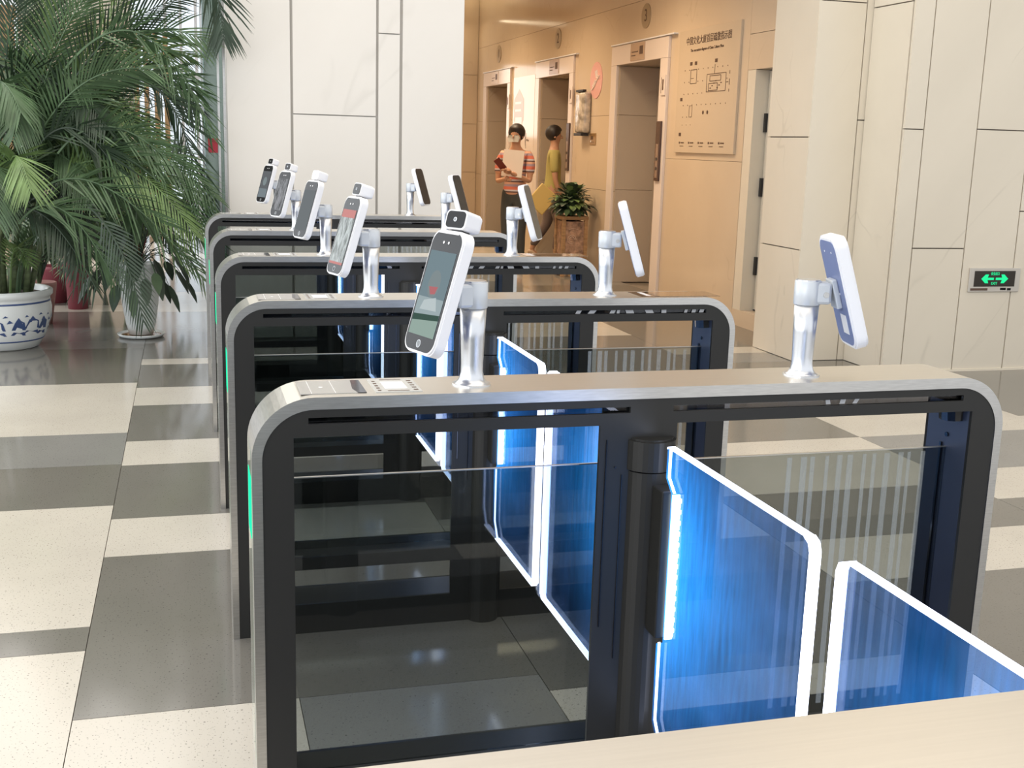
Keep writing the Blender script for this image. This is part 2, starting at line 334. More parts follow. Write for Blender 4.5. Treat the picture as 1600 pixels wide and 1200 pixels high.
box('marble_panel', W, W + WT, 5.80, 6.36, 2.384, HALL_Z, MT['tan'], wall_lift)
box('marble_panel', W, W + WT, 6.365, 6.898, 2.384, HALL_Z, MT['tan'], wall_lift)
box('threshold', W, W + WT, 5.80, 6.898, 0, .135, MT['tan'], wall_lift)
for a, b in ops:       # deep stone reveals and the steel landing doors at their back
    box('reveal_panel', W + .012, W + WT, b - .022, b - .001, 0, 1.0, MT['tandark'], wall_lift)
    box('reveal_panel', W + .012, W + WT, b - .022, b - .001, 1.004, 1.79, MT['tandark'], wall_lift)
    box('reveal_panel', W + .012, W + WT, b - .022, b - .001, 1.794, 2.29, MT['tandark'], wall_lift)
for n, (a, b) in enumerate(ops):
    d = empty('door_%d' % (n + 1), (W + WT - .06, (a + b) / 2, 0)); tag(d, 'steel lift door deep in its stone portal', kind='structure')
    hw = (b - a) / 2 - .025
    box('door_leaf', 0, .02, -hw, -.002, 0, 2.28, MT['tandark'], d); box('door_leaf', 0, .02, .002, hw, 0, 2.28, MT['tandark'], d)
# portal frames
for n, (a, b) in enumerate(ops):
    fr = empty('trim_%d' % (n + 1), (W, (a + b) / 2, 0)); tag(fr, 'pale polished stone frame around lift opening %d' % (n + 1), kind='structure')
    h = (b - a) / 2; o1 = .33 if n == 0 else .26; o2 = .17 if n != 0 else .16
    box('frame_jamb', -.03, 0, -h - o1 * .55, -h, 0, 2.30, MT['frame'], fr, .004)
    box('frame_jamb', -.03, 0, h, h + o2, 0, 2.30, MT['frame'], fr, .004)
    box('frame_lintel', -.03, 0, -h - o1 * .55, h + o2, 2.301, 2.50, MT['frame'], fr, .004)
    box('frame_cap', -.045, 0, -h - o1, h + o2, 2.502, 2.515, MT['white'], fr, .002)
# end wall + lobby ceiling + cove
tag(box('wall_back', 1.8, 5.1, 16.2, 16.4, 0, HALL_Z, MT['tan']), 'far end wall of the lift lobby', kind='structure')
ew = bpy.data.objects['wall_back']
for z0, z1 in ((0, 1.0), (1.0, 1.75), (1.75, 2.5), (2.5, 3.55)):
    box('marble_panel', 3.0, 4.355, 16.18, 16.2, z0 + .003, z1 - .003, MT['tan'], ew)
lc = tag(box('ceiling_lobby', 1.8, 3.95, 6.4, 16.2, 3.56, 3.7, MT['ceil']), 'lobby ceiling with a lit cove along the lift wall', kind='structure')
tag(box('trim_cove', 3.95, 4.36, 8.0, 16.2, 3.78, 3.9, MT['ceil']), 'cove slot above the lift wall', kind='structure')
tag(box('wall_lobby_header', 1.8, 4.36, 6.2, 6.4, 3.56, HALL_Z, MT['marble']), 'white wall above the lobby entrance', kind='structure')
cl_ = emission('cove_lamp', (1, .80, .52), 2)
cv = box('cove_light', 3.98, 4.33, 13.4, 16.15, 3.765, 3.779, cl_); tag(cv, 'warm white cove light at the lobby ceiling edge', 'light')
# service door
dr = empty('door_4', (W + .12, 6.34, .135)); tag(dr, 'flush cream service door between lobby and white wall', kind='structure')
box('door_leaf', 0, .04, -.5, .40, .01, 1.955, MT['marble2'], dr)
box('door_frame', -.12, .04, .415, .552, 0, 1.963, MT['marble2'], dr)
box('door_closer', -.012, 0, -.46, .28, 1.90, 1.915, MT['dark'], dr)
for z in (1.47, .95, .30): box('hinge', -.022, 0, .385, .415, z, z + .15, MT['dark'], dr)
box('bottom_seal', -.006, 0, -.5, .40, .0, .012, MT['dark'], dr)
# protruding white block to the right of the lobby
blk = box('wall_block', 4.02, 4.60, 5.22, 5.79, 0, HALL_Z, MT['grout']); tag(blk, 'cream marble block right of the lobby', kind='structure')
wallpieces(blk, 'X', 4.0, [5.20, 5.80], [[0, .785, 1.555, 3.1, 6]], MT['marble2'])
wallpieces(blk, 'Y', 5.20, [4.0, 4.36, 4.60], [[0, 2.45, 6], [0, 1.68, 6]], MT['marble2'])
mw = box('wall_right', 4.43, 11, 4.74, 5.20, 0, HALL_Z, MT['grout']); tag(mw, 'cream marble wall with the exit sign', kind='structure')
wallpieces(mw, 'Y', 4.72, [4.41, 4.56, 4.965, 5.375, 5.79, 6.2, 6.61, 7.0, 7.4], [[0, 1.62, 6], [0, .845, 6], [0, 1.635, 3.2, 6], [0, 1.1, 6]], MT['marble2'])
wallpieces(mw, 'X', 4.41, [4.745, 5.198], [[0, 2.42, 6]], MT['marble2'])
tag(box('baseboard_right', 4.41, 8.0, 4.708, 4.72, 0, .012, MT['marble2']), 'thin pale strip at the foot of the right wall', kind='structure')
# hall shell
tag(box('ceiling', -7, 12, -4, 26, HALL_Z, HALL_Z + .15, MT['ceil']), 'hall ceiling', kind='structure')
tag(box('wall_far_left', -7, -3.4, 19.2, 19.4, 0, HALL_Z, MT['marble2']), 'cream wall far behind the palms', kind='structure')
fw_ = tag(box('wall_far', -2.7, -.95, 19.2, 19.4, 0, HALL_Z, MT['marble2']), 'cream tiled wall far behind the palms', kind='structure')
for i in range(5):
    for j in range(6): box('wall_tile', -2.69 + i * .345, -2.35 + i * .345, 19.17, 19.2, .55 * j + .004, .55 * j + .546, MT['tan'], fw_)
for i in range(5): box('vent_hole', -1.93 + i * .09, -1.875 + i * .09, 19.16, 19.172, 2.5, 2.56, MT['dark'], fw_)
wd = empty('wooden_screen', (-3.05, 18.9, 0)); tag(wd, 'light wooden screen behind the palms at the left picture edge', 'screen')
for i in range(6): box('plank', -.33 + i * .11, -.225 + i * .11, 0, .06, 0, 3.2, MT['wood'], wd)
box('top_rail', -.36, .36, -.02, .08, 3.2, 3.42, MT['wood'], wd)
ws = empty('wooden_post_row', (-.62, 18.8, 0)); tag(ws, 'row of tan wooden posts beside the far bright window', 'screen')
for i in range(4): box('post', -.28 + i * .16, -.20 + i * .16, 0, .08, 0, 3.1, MT['wood'], ws)
wn = empty('window_1', (-.2, 19.3, 0)); tag(wn, 'tall bright window behind the palms', kind='structure')
for x in (-.75, -.2, .05, .3, .55): box('mullion', x, x + .05, -.05, .05, 0, 5.9, MT['white'], wn)
for z in (.0, 2.4, 4.4): box('transom', -.75, .6, -.04, .04, z, z + .06, MT['white'], wn)
box('pane', -.75, .6, -.005, .005, 0, 5.9, glassy('window_glass', (.95, .98, 1)), wn)
# glazed jamb beside the pier
gj = empty('window_2', (.09, 6.32, 0)); tag(gj, 'narrow greenish glass and steel partition beside the white pier', kind='structure')
box('pane', -.06, .07, -.004, .004, 0, 3.6, glassy('green_glass', (.50, .58, .56)), gj)
box('mullion', .068, .085, -.04, .03, 0, 3.6, MT['steel'], gj)
box('mullion', -.075, -.06, -.03, .03, 0, 3.6, MT['castal'], gj)
box('strip_handle', .03, .045, -.03, -.005, .9, 2.0, MT['steel'], gj)
rs = box('warning_sign', .052, .115, 6.255, 6.262, 1.335, 1.43, mat('sign_red', (.42, .02, .04), .4)); tag(rs, 'small red sign on the glass partition left of the white pier', 'sign')

# ================================================================ turnstiles
L_, T_ = 1.548, .155
def arc_outline(x0, x1, z0, z1, r, n=10): return rrect(x0, x1, z0, z1, r, n, (0, 0, 1, 1))
G_MESH = {}; STR0 = 1.09
def flap_outline(ln):
    # y out from the hinge, z up
    return [(.05, .812), (.022, .835), (.022, .893), (.026, .897), (ln - .02, .897), (ln - .006, .891), (ln, .877), (ln, .30), (ln - .01, .29), (.055, .29), (.02, .335), (.02, .50), (.05, .515)]
def inset(pts, d):
    n = len(pts); out = []
    for i in range(n):
        p0, p1, p2 = Vector(pts[i - 1]), Vector(pts[i]), Vector(pts[(i + 1) % n])
        a = (p1 - p0).normalized(); b = (p2 - p1).normalized()
        na = Vector((a.y, -a.x)); nb = Vector((b.y, -b.x)); m = (na + nb); 
        if m.length < 1e-4: m = na
        m = m / max(m.length_squared, .3) * 2
        q = p1 + m * d * .5 * 1.0; out.append((q.x, q.y))
    return out
def add_flap(gate, y0, sgn, ln, strong=True):
    """one glowing acrylic wing; sgn = -1 towards the camera, +1 away"""
    out = flap_outline(ln)
    hinge = empty('flap', (.77, y0, 0)); hinge.parent = gate
    me = MB().prism(inset(out, .004), lambda p: (-.007, sgn * p[0], p[1]), lambda p: (.007, sgn * p[0], p[1])).build('acrylic_wing', MT['flap'], hinge)
    inner = inset(out, .0045); e = MB(); n = len(out)
    for x in (-.009, .009): pass
    for i in range(n):
        j = (i + 1) % n
        if i in (11, 12): continue
        a, b, c, d = out[i], out[j], inner[j], inner[i]
        hw = .0025 if i in (0, 1, 9, 10) else (.0095 if i in (4, 5, 6) else .0075)
        V = [e.bm.verts.new((x, sgn * p[0], p[1])) for x in (-hw, hw) for p in (a, b, c, d)]
        for f in ((0, 1, 5, 4), (1, 2, 6, 5), (2, 3, 7, 6), (3, 0, 4, 7), (0, 3, 2, 1), (4, 5, 6, 7)): e.bm.faces.new([V[k] for k in f])
    e.build('lit_edge', MT['edge'], hinge)
    s = MB()
    for k in range(26):
        z = .525 + k * .0108; s.box(.004, .012, sgn * .046, sgn * (.056 + .004 * (k % 2)), z, z + .0085)
    s.box(-.004, .011, sgn * .05, sgn * .054, .52, .81); s.build('led_strip', MT['led'], hinge)
    MB().box(-.022, .013, sgn * -.012, sgn * .046, .52, .815, .003).build('clamp', MT['black'], hinge)
    return hinge

def plate_holes():
    return ([rrect(.099, .707, .951, .963, .001, 1, (0, 0, 0, 0)), rrect(.795, 1.446, .951, .963, .001, 1, (0, 0, 0, 0))])
def turnstile(idx, X0, Y0, label, flen_near, flen_far, leftreader=True, rightreader=False, marks=()):
    g = empty('turnstile', (X0, Y0, 0)); tag(g, label, 'turnstile', 'row of glass flap turnstiles')
    if not G_MESH:
        t = MB(); o = arc_outline(0, L_, 0, 1, .11, 14); i = arc_outline(.018, L_ - .018, 0, .978, .092, 14)
        # band: outer and inner outline, open at the floor
        def order(P): k = P[1:] + P[:1]; return k    # start at bottom right corner
        o, i = order(o), order(i); n = len(o)
        for (ya, yb) in ((0, T_),):
            vo = [[t.bm.verts.new((p[0], y, p[1])) for p in o] for y in (ya, yb)]; vi = [[t.bm.verts.new((p[0], y, p[1])) for p in i] for y in (ya, yb)]
            for k in range(n - 1):
                t.bm.faces.new((vo[0][k], vo[0][k + 1], vo[1][k + 1], vo[1][k])); t.bm.faces.new((vi[0][k], vi[1][k], vi[1][k + 1], vi[0][k + 1]))
                t.bm.faces.new((vo[0][k], vi[0][k], vi[0][k + 1], vo[0][k + 1])); t.bm.faces.new((vo[1][k], vo[1][k + 1], vi[1][k + 1], vi[1][k]))
        band = t.build('steel_band', MT['steel'], g); G_MESH['steel_band'] = band.data
        bmesh_bev = bmesh.new(); bmesh_bev.from_mesh(band.data)
        for f in bmesh_bev.faces: f.smooth = False
        bmesh_bev.to_mesh(band.data); bmesh_bev.free()
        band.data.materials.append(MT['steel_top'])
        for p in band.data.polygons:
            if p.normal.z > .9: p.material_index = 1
        outer = arc_outline(.018, L_ - .018, 0, .978, .092, 12)
        holesN = plate_holes() + [rrect(.073, .647, .238, .928, 0, 1, (0, 0, 0, 0)), rrect(.805, 1.471, .238, .928, 0, 1, (0, 0, 0, 0)), rrect(.073, .647, .091, .199, 0, 1, (0, 0, 0, 0)), rrect(.805, 1.471, .091, .199, 0, 1, (0, 0, 0, 0))]
        holesF = plate_holes() + [rrect(.073, .705, .238, .928, 0, 1, (0, 0, 0, 0)), rrect(.805, 1.471, .238, .928, 0, 1, (0, 0, 0, 0)), rrect(.073, .705, .091, .199, 0, 1, (0, 0, 0, 0)), rrect(.805, 1.471, .091, .199, 0, 1, (0, 0, 0, 0))]
        a = curve_plate('side_panel', outer, holesN, .008, MT['black'], g, Matrix.Translation((0, .006, 0)) @ XZ); G_MESH['near_panel'] = a.data
        b = curve_plate('side_panel', outer, holesF, .008, MT['black'], g, Matrix.Translation((0, T_ - .006, 0)) @ XZ); G_MESH['far_panel'] = b.data
        s = MB().box(.073, .705, .01, T_ - .01, .199, .238).box(.805, 1.471, .01, T_ - .01, .199, .238).build('sill_rail', MT['black'], g); G_MESH['sill_rail'] = s.data
        s = MB().box(.073, .705, .01, T_ - .01, 0, .091).box(.805, 1.471, .01, T_ - .01, 0, .091).build('base_plinth', MT['black'], g); G_MESH['base_plinth'] = s.data
        s = MB().box(1.471, 1.476, .01, T_ - .01, 0, .93).build('end_jamb', MT['jamb'], g); G_MESH['end_jamb'] = s.data
        s = MB().box(.068, .073, .01, T_ - .01, 0, .93).build('end_jamb', MT['jamb'], g); G_MESH['end_jamb2'] = s.data
        s = MB().box(1.467, 1.471, .088, .094, .06, .84).cyl((1.468, .075, .86), (1.4711, .075, .86), .005, seg=10).cyl((1.468, .06, .93), (1.4711, .06, .90), .03, seg=12)
        s = s.build('latch_fitting', MT['gloss'], g); G_MESH['latch_fitting'] = s.data
        st = rrect(.705, .805, -.03, .185, .0499, 8)
        s = MB().prism(st, lambda p: (p[0], p[1], 0), lambda p: (p[0], p[1], .8365)).build('drive_drum', MT['black'], g); G_MESH['drive_drum'] = s.data
        st2 = rrect(.702, .808, -.034, .189, .0529, 8); st3 = rrect(.708, .802, -.028, .183, .0469, 8)
        s = MB().prism(st2, lambda p: (p[0], p[1], .84), lambda p: (p[0], p[1], .898))
        s.prism(st3, lambda p: (p[0], p[1], .898), lambda p: (p[0], p[1], .902)); s = s.build('drum_cap', MT['black'], g); G_MESH['drum_cap'] = s.data
        s = MB().box(.660, .662, -.0005, .004, .52, .90).box(.6935, .695, -.0005, .004, .45, .83).cyl((.680, -.001, .845), (.680, .003, .845), .002, seg=8).build('seam', MT['gloss'], g); G_MESH['seam'] = s.data
        s = MB().box(.073, .705, .075, .080, .238, .832).build('lower_glass', MT['tint'], g); G_MESH['gl'] = s.data
        s = MB().box(.805, 1.471, .075, .080, .238, .832).build('lower_glass', MT['tint'], g); G_MESH['gr'] = s.data
        s = MB().box(.073, .705, .0748, .0802, .8315, .8335).box(.805, 1.471, .0748, .0802, .8315, .8335).build('glass_rim', MT['steel'], g); G_MESH['glass_rim'] = s.data
        s = MB()
        for k in range(12):
            x = STR0 + k * .029 + .004 * math.sin(k * 2.3)
            s.box(x, x + .011 + .003 * math.sin(k * 1.7), .0742, .0746, .26, .825)
        s = s.build('reflected_stripes', glassy_strip, g); s['kind'] = 'stuff'; G_MESH['stripes'] = s.data  # pale stripes painted in place of reflections in the right glass
        s = MB().box(.09, .715, .014, .016, .945, .968).box(.79, 1.455, .014, .016, .945, .968).build('slot_cover', MT['slotglass'], g); G_MESH['slot'] = s.data
        s = MB().box(-.0012, .0012, .035, .12, .735, .85).build('direction_light', MT['green'], g); G_MESH['dir'] = s.data
        s = MB().box(-.0008, .0008, .028, .127, .30, .90).build('end_glass', MT['clear'], g); G_MESH['endg'] = s.data
    else:
        for nm, key in (('steel_band', 'steel_band'), ('side_panel', 'near_panel'), ('side_panel', 'far_panel'), ('sill_rail', 'sill_rail'), ('base_plinth', 'base_plinth'), ('end_jamb', 'end_jamb'), ('end_jamb', 'end_jamb2'), ('latch_fitting', 'latch_fitting'), ('drive_drum', 'drive_drum'), ('drum_cap', 'drum_cap'), ('seam', 'seam'), ('lower_glass', 'gl'), ('lower_glass', 'gr'), ('glass_rim', 'glass_rim'), ('reflected_stripes', 'stripes'), ('slot_cover', 'slot'), ('direction_light', 'dir'), ('end_glass', 'endg')):
            link(nm, G_MESH[key], None, g)
    if flen_near: add_flap(g, -.03, -1, flen_near)
    if flen_far: add_flap(g, .185, 1, flen_far)
    if leftreader:
        box('card_reader', .088, .190, .026, .137, 1.0, 1.0012, M_READ, g)
        box('card_reader_line', .1075, .1085, .027, .136, 1.0012, 1.0014, MT['white'], g); box('card_reader_line', .150, .151, .027, .136, 1.0012, 1.0014, MT['white'], g)
        MB().lathe([(.004, 0), (.004, .0003)], (.129, .08, 1.0012), 10).build('card_reader_mark', MT['white'], g)
        MB().prism([(.190, .026), (.206, .026), (.206, .137), (.190, .137), (.184, .06)], lambda p: (p[0], p[1], 1.0), lambda p: (p[0], p[1], 1.0013)).build('reader_slot', MT['gloss'], g)
        box('ticket_scanner', .222, .308, .024, .138, 1.0, 1.0015, M_READ2, g)
        box('scanner_window', .243, .285, .05, .112, 1.0015, 1.0018, MT['white'], g)
        s = MB()
        for k in range(5):
            s.box(.228, .234, .034 + k * .02, .042 + k * .02, 1.0015, 1.0018); s.box(.294, .302, .034 + k * .02, .041 + k * .02, 1.0015, 1.0018)
        s.box(.245, .285, .030, .034, 1.0015, 1.0018).box(.245, .285, .128, .132, 1.0015, 1.0018).build('scanner_print', MT['ink'], g)
    if rightreader:
        box('exit_reader', 1.235, 1.50, .022, .135, 1.0, 1.0014, M_BRN, g); box('reader_slot', 1.285, 1.30, .03, .13, 1.0014, 1.0018, MT['gloss'], g)
        box('scanner_window', 1.26, 1.275, .04, .12, 1.0014, 1.0018, MT['white'], g)
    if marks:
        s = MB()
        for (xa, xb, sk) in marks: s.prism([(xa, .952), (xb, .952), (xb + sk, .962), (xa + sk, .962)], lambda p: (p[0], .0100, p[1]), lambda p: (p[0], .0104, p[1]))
        s.build('slot_bright_marks', M_MARK, g)['kind'] = 'stuff'  # grey quads painted for the bright bits in the slot glass
    return g
M_READ = mat('reader_grey', (.36, .355, .34), .18); M_READ2 = mat('scanner_grey', (.50, .50, .48), .2)
M_BRN = mat('brown_gloss', (.14, .085, .05), .08); M_MARK = mat('bright_mark_grey', (.52, .52, .52), .4)
glassy_strip = bpy.data.materials.new('painted_reflection'); glassy_strip.use_nodes = True
_n = glassy_strip.node_tree; _b = _n.nodes['Principled BSDF']; _b.inputs['Base Color'].default_value = (.55, .58, .56, 1); _b.inputs['Alpha'].default_value = .22; _b.inputs['Roughness'].default_value = .6
S_ = 1.255
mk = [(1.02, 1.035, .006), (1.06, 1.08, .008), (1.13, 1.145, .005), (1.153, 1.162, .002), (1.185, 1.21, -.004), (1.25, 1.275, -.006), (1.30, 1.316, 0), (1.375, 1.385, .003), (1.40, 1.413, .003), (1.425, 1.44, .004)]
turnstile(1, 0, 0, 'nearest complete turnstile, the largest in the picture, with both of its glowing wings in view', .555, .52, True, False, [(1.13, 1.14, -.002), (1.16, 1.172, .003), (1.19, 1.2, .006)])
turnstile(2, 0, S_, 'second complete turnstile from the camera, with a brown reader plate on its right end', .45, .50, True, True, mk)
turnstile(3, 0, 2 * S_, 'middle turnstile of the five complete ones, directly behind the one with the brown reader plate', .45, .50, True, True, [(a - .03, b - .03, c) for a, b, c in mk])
turnstile(4, 0, 3 * S_, 'fourth complete turnstile from the camera, second last before the white marble pier', .45, .50, True, False)
turnstile(5, 0, 4 * S_, 'farthest turnstile, directly in front of the white marble pier', .45, None, True, False)
turnstile(0, -.42, -1.39, 'turnstile in the bottom right corner, only its bright steel top and one wing in view', None, None, False, False)
g0 = [o for o in COL.objects if o.name.startswith('turnstile') and o.get('label', '').startswith('turnstile in')][0]
h0 = add_flap(g0, .185, 1, .55); h0.location = (.77 + .42, .155 + .03, 0)

# ================================================================ face terminals
def slab_outline(w, h, r1, r2): return rrect(-w / 2, w / 2, -h / 2, h / 2, r1, 8)
def terminal(px, py, yaw, label, camera=True, screen='live', cam_yaw=0, off=.062):
    """post on the turnstile top; yaw = direction the screen faces (degrees)"""
    t = empty('face_terminal', (px, py, 1.0)); tag(t, label, 'terminal', 'face recognition terminals' )
    MB().lathe([(.034, 0), (.034, .0025), (.028, .006), (.0235, .013), (.0212, .024), (.0210, .04), (.0228, .09), (.0250, .146)], seg=48).build('post', MT['chrome'], t, True)
    MB().lathe([(.037, 0), (.037, .003), (.020, .003)], seg=36).build('flange', MT['chrome'], t)
    a = R(yaw); d = Vector((math.cos(a), math.sin(a), 0)); 
    hd = empty('arm_bracket', (0, 0, .146)); hd.parent = t; hd.rotation_euler = (0, 0, a)
    m = MB().lathe([(.0262, 0), (.0268, .001), (.0268, .047), (.0258, .048)], seg=40); m.build('collar', MT['castal'], hd, True)
    MB().box(0, off - .018, -.0225, .0225, .002, .046, .006).build('arm', MT['castal'], hd)
    MB().cyl((off - .03, -.0226, .022), (off - .03, -.024, .022), .006, seg=16).cyl((off - .03, -.024, .022), (off - .03, -.0246, .022), .003, seg=12).build('hinge_screw', MT['steel'], hd)
    MB().lathe([(.024, .048), (.024, .0505), (.021, .051)], seg=36).build('cap', MT['chrome'], hd)
    W_, H_, D_ = .115, .232, .024
    tilt = R(17)
    # body frame: local x = face normal, y = width, z = up
    b = empty('head_unit', (d.x * off, d.y * off, .172)); b.parent = t
    b.rotation_euler = (0, 0, a)
    rotm = Matrix.Rotation(-tilt, 4, 'Y')
    sh = rrect(-W_ / 2, W_ / 2, -H_ / 2, H_ / 2, .024, 8)
    m = MB(); m.prism([(p[0] * .93, p[1] * .97) for p in sh], lambda p: (-.002, p[0], p[1]), lambda p: (.001, p[0], p[1]))
    m.prism(sh, lambda p: (.001, p[0], p[1]), lambda p: (D_ - .004, p[0], p[1])); m.prism([(p[0] * .965, p[1] * .982) for p in sh], lambda p: (D_ - .004, p[0], p[1]), lambda p: (D_, p[0], p[1]))
    o = m.build('housing', MT['white'], b); o.data.transform(rotm)
    m = MB().prism([(p[0] * .86, p[1] * .93) for p in sh], lambda p: (-.003, p[0], p[1]), lambda p: (-.0018, p[0], p[1])); o = m.build('back_plate', MT['backp'], b); o.data.transform(rotm)
    m = MB().prism([(p[0] * .92, p[1] * .955) for p in sh], lambda p: (D_ - .001, p[0], p[1]), lambda p: (D_ + .0008, p[0], p[1])); o = m.build('front_glass', MT['scr'], b); o.data.transform(rotm)
    hs = [((.006, y, z), .0012) for y in (-.03, .03) for z in (-.07, .07)]
    m = MB()
    for y in (-.022, .022):
        for z in (.085, -.0): m.cyl((-.0036, y, z), (-.0028, y, z), .002, seg=8)
    o = m.build('back_screws', MT['white'], b); o.data.transform(rotm)
    o = MB().box(-.0036, -.003, -.03, .005, -.085, -.045).build('rating_label', MT['white'], b); o.data.transform(rotm)
    o = MB().box(-.014, -.003, -.022, .022, -.03, .03, .002).build('mount_plate', MT['castal'], b); o.data.transform(rotm)
    # screen picture area
    x = D_ + .001
    if screen != 'off':
        o = MB().box(x, x + .0004, -.0465, .0465, -.083, .075).build('screen', SCR[screen], b); o.data.transform(rotm)
        o = MB().cyl((x, -.009, .092), (x + .0008, -.009, .092), .0026, seg=12).cyl((x, .009, .092), (x + .0008, .009, .092), .0026, seg=12).build('sensor_lens', MT['white'], b); o.data.transform(rotm)
        o = MB().box(x - .003, x + .001, -.036, .036, .1085, .1125, .001).build('light_bar', MT['white'], b); o.data.transform(rotm)
        def patch(nm, pts, mm, k):
            o = MB().prism(pts, lambda p: (x + .0004, p[0], p[1]), lambda p: (x + .0005 + .0002 * k, p[0], p[1])).build(nm, mm, b); o.data.transform(rotm)
        if screen in ('live', 'idle'):
            # y axis of the head unit points to the viewer's right... a person in the live picture
            el = [(-.002 + .021 * math.cos(2 * math.pi * i / 20), .014 + .026 * math.sin(2 * math.pi * i / 20)) for i in range(20)]
            if screen == 'live':
                patch('screen_image', [(-.0465, -.012), (.0465, -.012), (.0465, -.066), (-.0465, -.083)], SCR['pale'], 0)
                patch('screen_image', [(-.0465, -.052), (.0465, -.046), (.0465, -.083), (-.0465, -.083)], SCR['greenish'], 1)
                patch('screen_image', [(-.0465, -.046), (.0465, -.040), (.0465, -.050), (-.0465, -.058)], SCR['darkgreen'], 2)
                patch('screen_image', [(-.03, -.036), (-.022, -.018), (.018, -.01), (.03, -.034)], SCR['white'], 2)
                patch('screen_image', el, SCR['grey'], 2)
                patch('screen_image', [(-.017, .008), (.015, .01), (.010, -.004), (-.006, -.006)], SCR['pink'], 3)
            else:
                patch('screen_image', el, SCR['grey'], 1)
                patch('screen_image', [(-.0465, -.03), (.0465, -.03), (.0465, -.083), (-.0465, -.083)], SCR['pale2'], 0)
        if screen == 'film':
            patch('red_sticker', [(-.0465, .052), (.0465, .052), (.0465, .075), (-.0465, .075)], SCR['red'], 1)
            patch('red_sticker', [(-.0465, -.085), (.0465, -.085), (.0465, -.078), (-.0465, -.078)], SCR['red'], 1)
        m = MB().lathe([(.0075, 0), (.0075, .0005), (.0062, .0005), (.0062, 0)], seg=20).build('home_ring', MT['castal'], b); m.data.transform(rotm @ Matrix.Translation((x - .0002, 0, -.098)) @ Matrix.Rotation(R(90), 4, 'Y'))
    if camera:
        cm = empty('camera_module', rotm @ Vector((.004, 0, H_ / 2 + .021))); cm.parent = b; cm.rotation_euler = (0, -tilt, R(cam_yaw))
        sh2 = rrect(-.027, .027, -.018, .018, .009, 6)
        MB().prism([(p[0] * .9, p[1] * .9) for p in sh2], lambda p: (-.024, p[0], p[1]), lambda p: (-.018, p[0], p[1])).prism(sh2, lambda p: (-.018, p[0], p[1]), lambda p: (.018, p[0], p[1])).build('module_shell', MT['white'], cm)
        MB().prism([(p[0] * .86, p[1] * .84) for p in sh2], lambda p: (.018, p[0], p[1]), lambda p: (.0195, p[0], p[1])).build('module_face', MT['scr'] if screen != 'idle3' else MT['white'], cm)
        MB().lathe([(.0042, 0), (.0042, .0008), (.0030, .0008), (.0030, 0)], seg=16).build('lens', MT['chrome'], cm).data.transform(Matrix.Translation((.0195, 0, 0)) @ Matrix.Rotation(R(90), 4, 'Y'))
        MB().box(-.010, .010, -.014, .014, -.026, -.016).build('module_neck', MT['dark'], cm)
    return t
def filmmat():
    m = mat('wrinkled_film', (.30, .33, .33), .12, spec=.8, noise=(60, .5, (1, 1, .35)), bump=1)
    return m
SCR = dict(live=emission('screen_sky', (.20, .27, .30), .95), idle=emission('screen_idle', (.15, .16, .17), .9), idle3=emission('screen_idle3', (.19, .21, .22), .9), film=filmmat(), film2=mat('dark_film', (.10, .10, .11), .1, noise=(45, .9, (1, 1, .3)), bump=1),
    grey=emission('screen_face', (.25, .30, .31), .9), pale=emission('screen_pale', (.36, .44, .46), .95), pale2=emission('screen_pale_low', (.22, .26, .28), .9), white=emission('screen_white', (.50, .57, .58), 1), pink=emission('screen_pink', (.52, .18, .19), .9), greenish=emission('screen_green', (.34, .45, .40), .9), darkgreen=emission('screen_dark', (.06, .11, .09), .9),
    red=mat('sticker_red', (.30, .05, .035), .35))
Ld = [(.412, .077, -163, 'live', 14), (.412, S_ + .077, -165, 'film', 0), (.425, 2 * S_ + .077, -160, 'idle3', 0), (.422, 3 * S_ + .077, -155, 'film2', 0), (.426, 4 * S_ + .077, -155, 'idle', 0)]
LL = ['face recognition terminal nearest the camera, screen lit with a face, camera on top',
      'terminal with red label and wrinkled film over its screen, second from the camera',
      'terminal with white-faced camera module on top, third from the camera on the left side',
      'terminal whose dark screen is covered by creased black film, beside the farthest left terminal',
      'farthest small terminal with camera module, leftmost in the picture']
for (x, y, a, s, cy), lb in zip(Ld, LL): terminal(x, y, a, lb, True, s, cy)
Rd = [(1.107, .077, -14), (1.137, S_ + .077, -20), (1.186, 2 * S_ + .077, -29), (1.179, 3 * S_ + .077, -34), (1.229, 4 * S_ + .077, -35)]
RL = ['large terminal seen from behind with blue-grey back, before the cream wall', 'white terminal seen edge-on in front of the tan lobby wall', 'exit side terminal in front of the woman, dark screen edge visible', 'exit side terminal in front of the right edge of the white pier', 'farthest exit side terminal, small, before the white marble pier']
for (x, y, a), lb in zip(Rd, RL): terminal(x, y, a, lb, False, 'off')

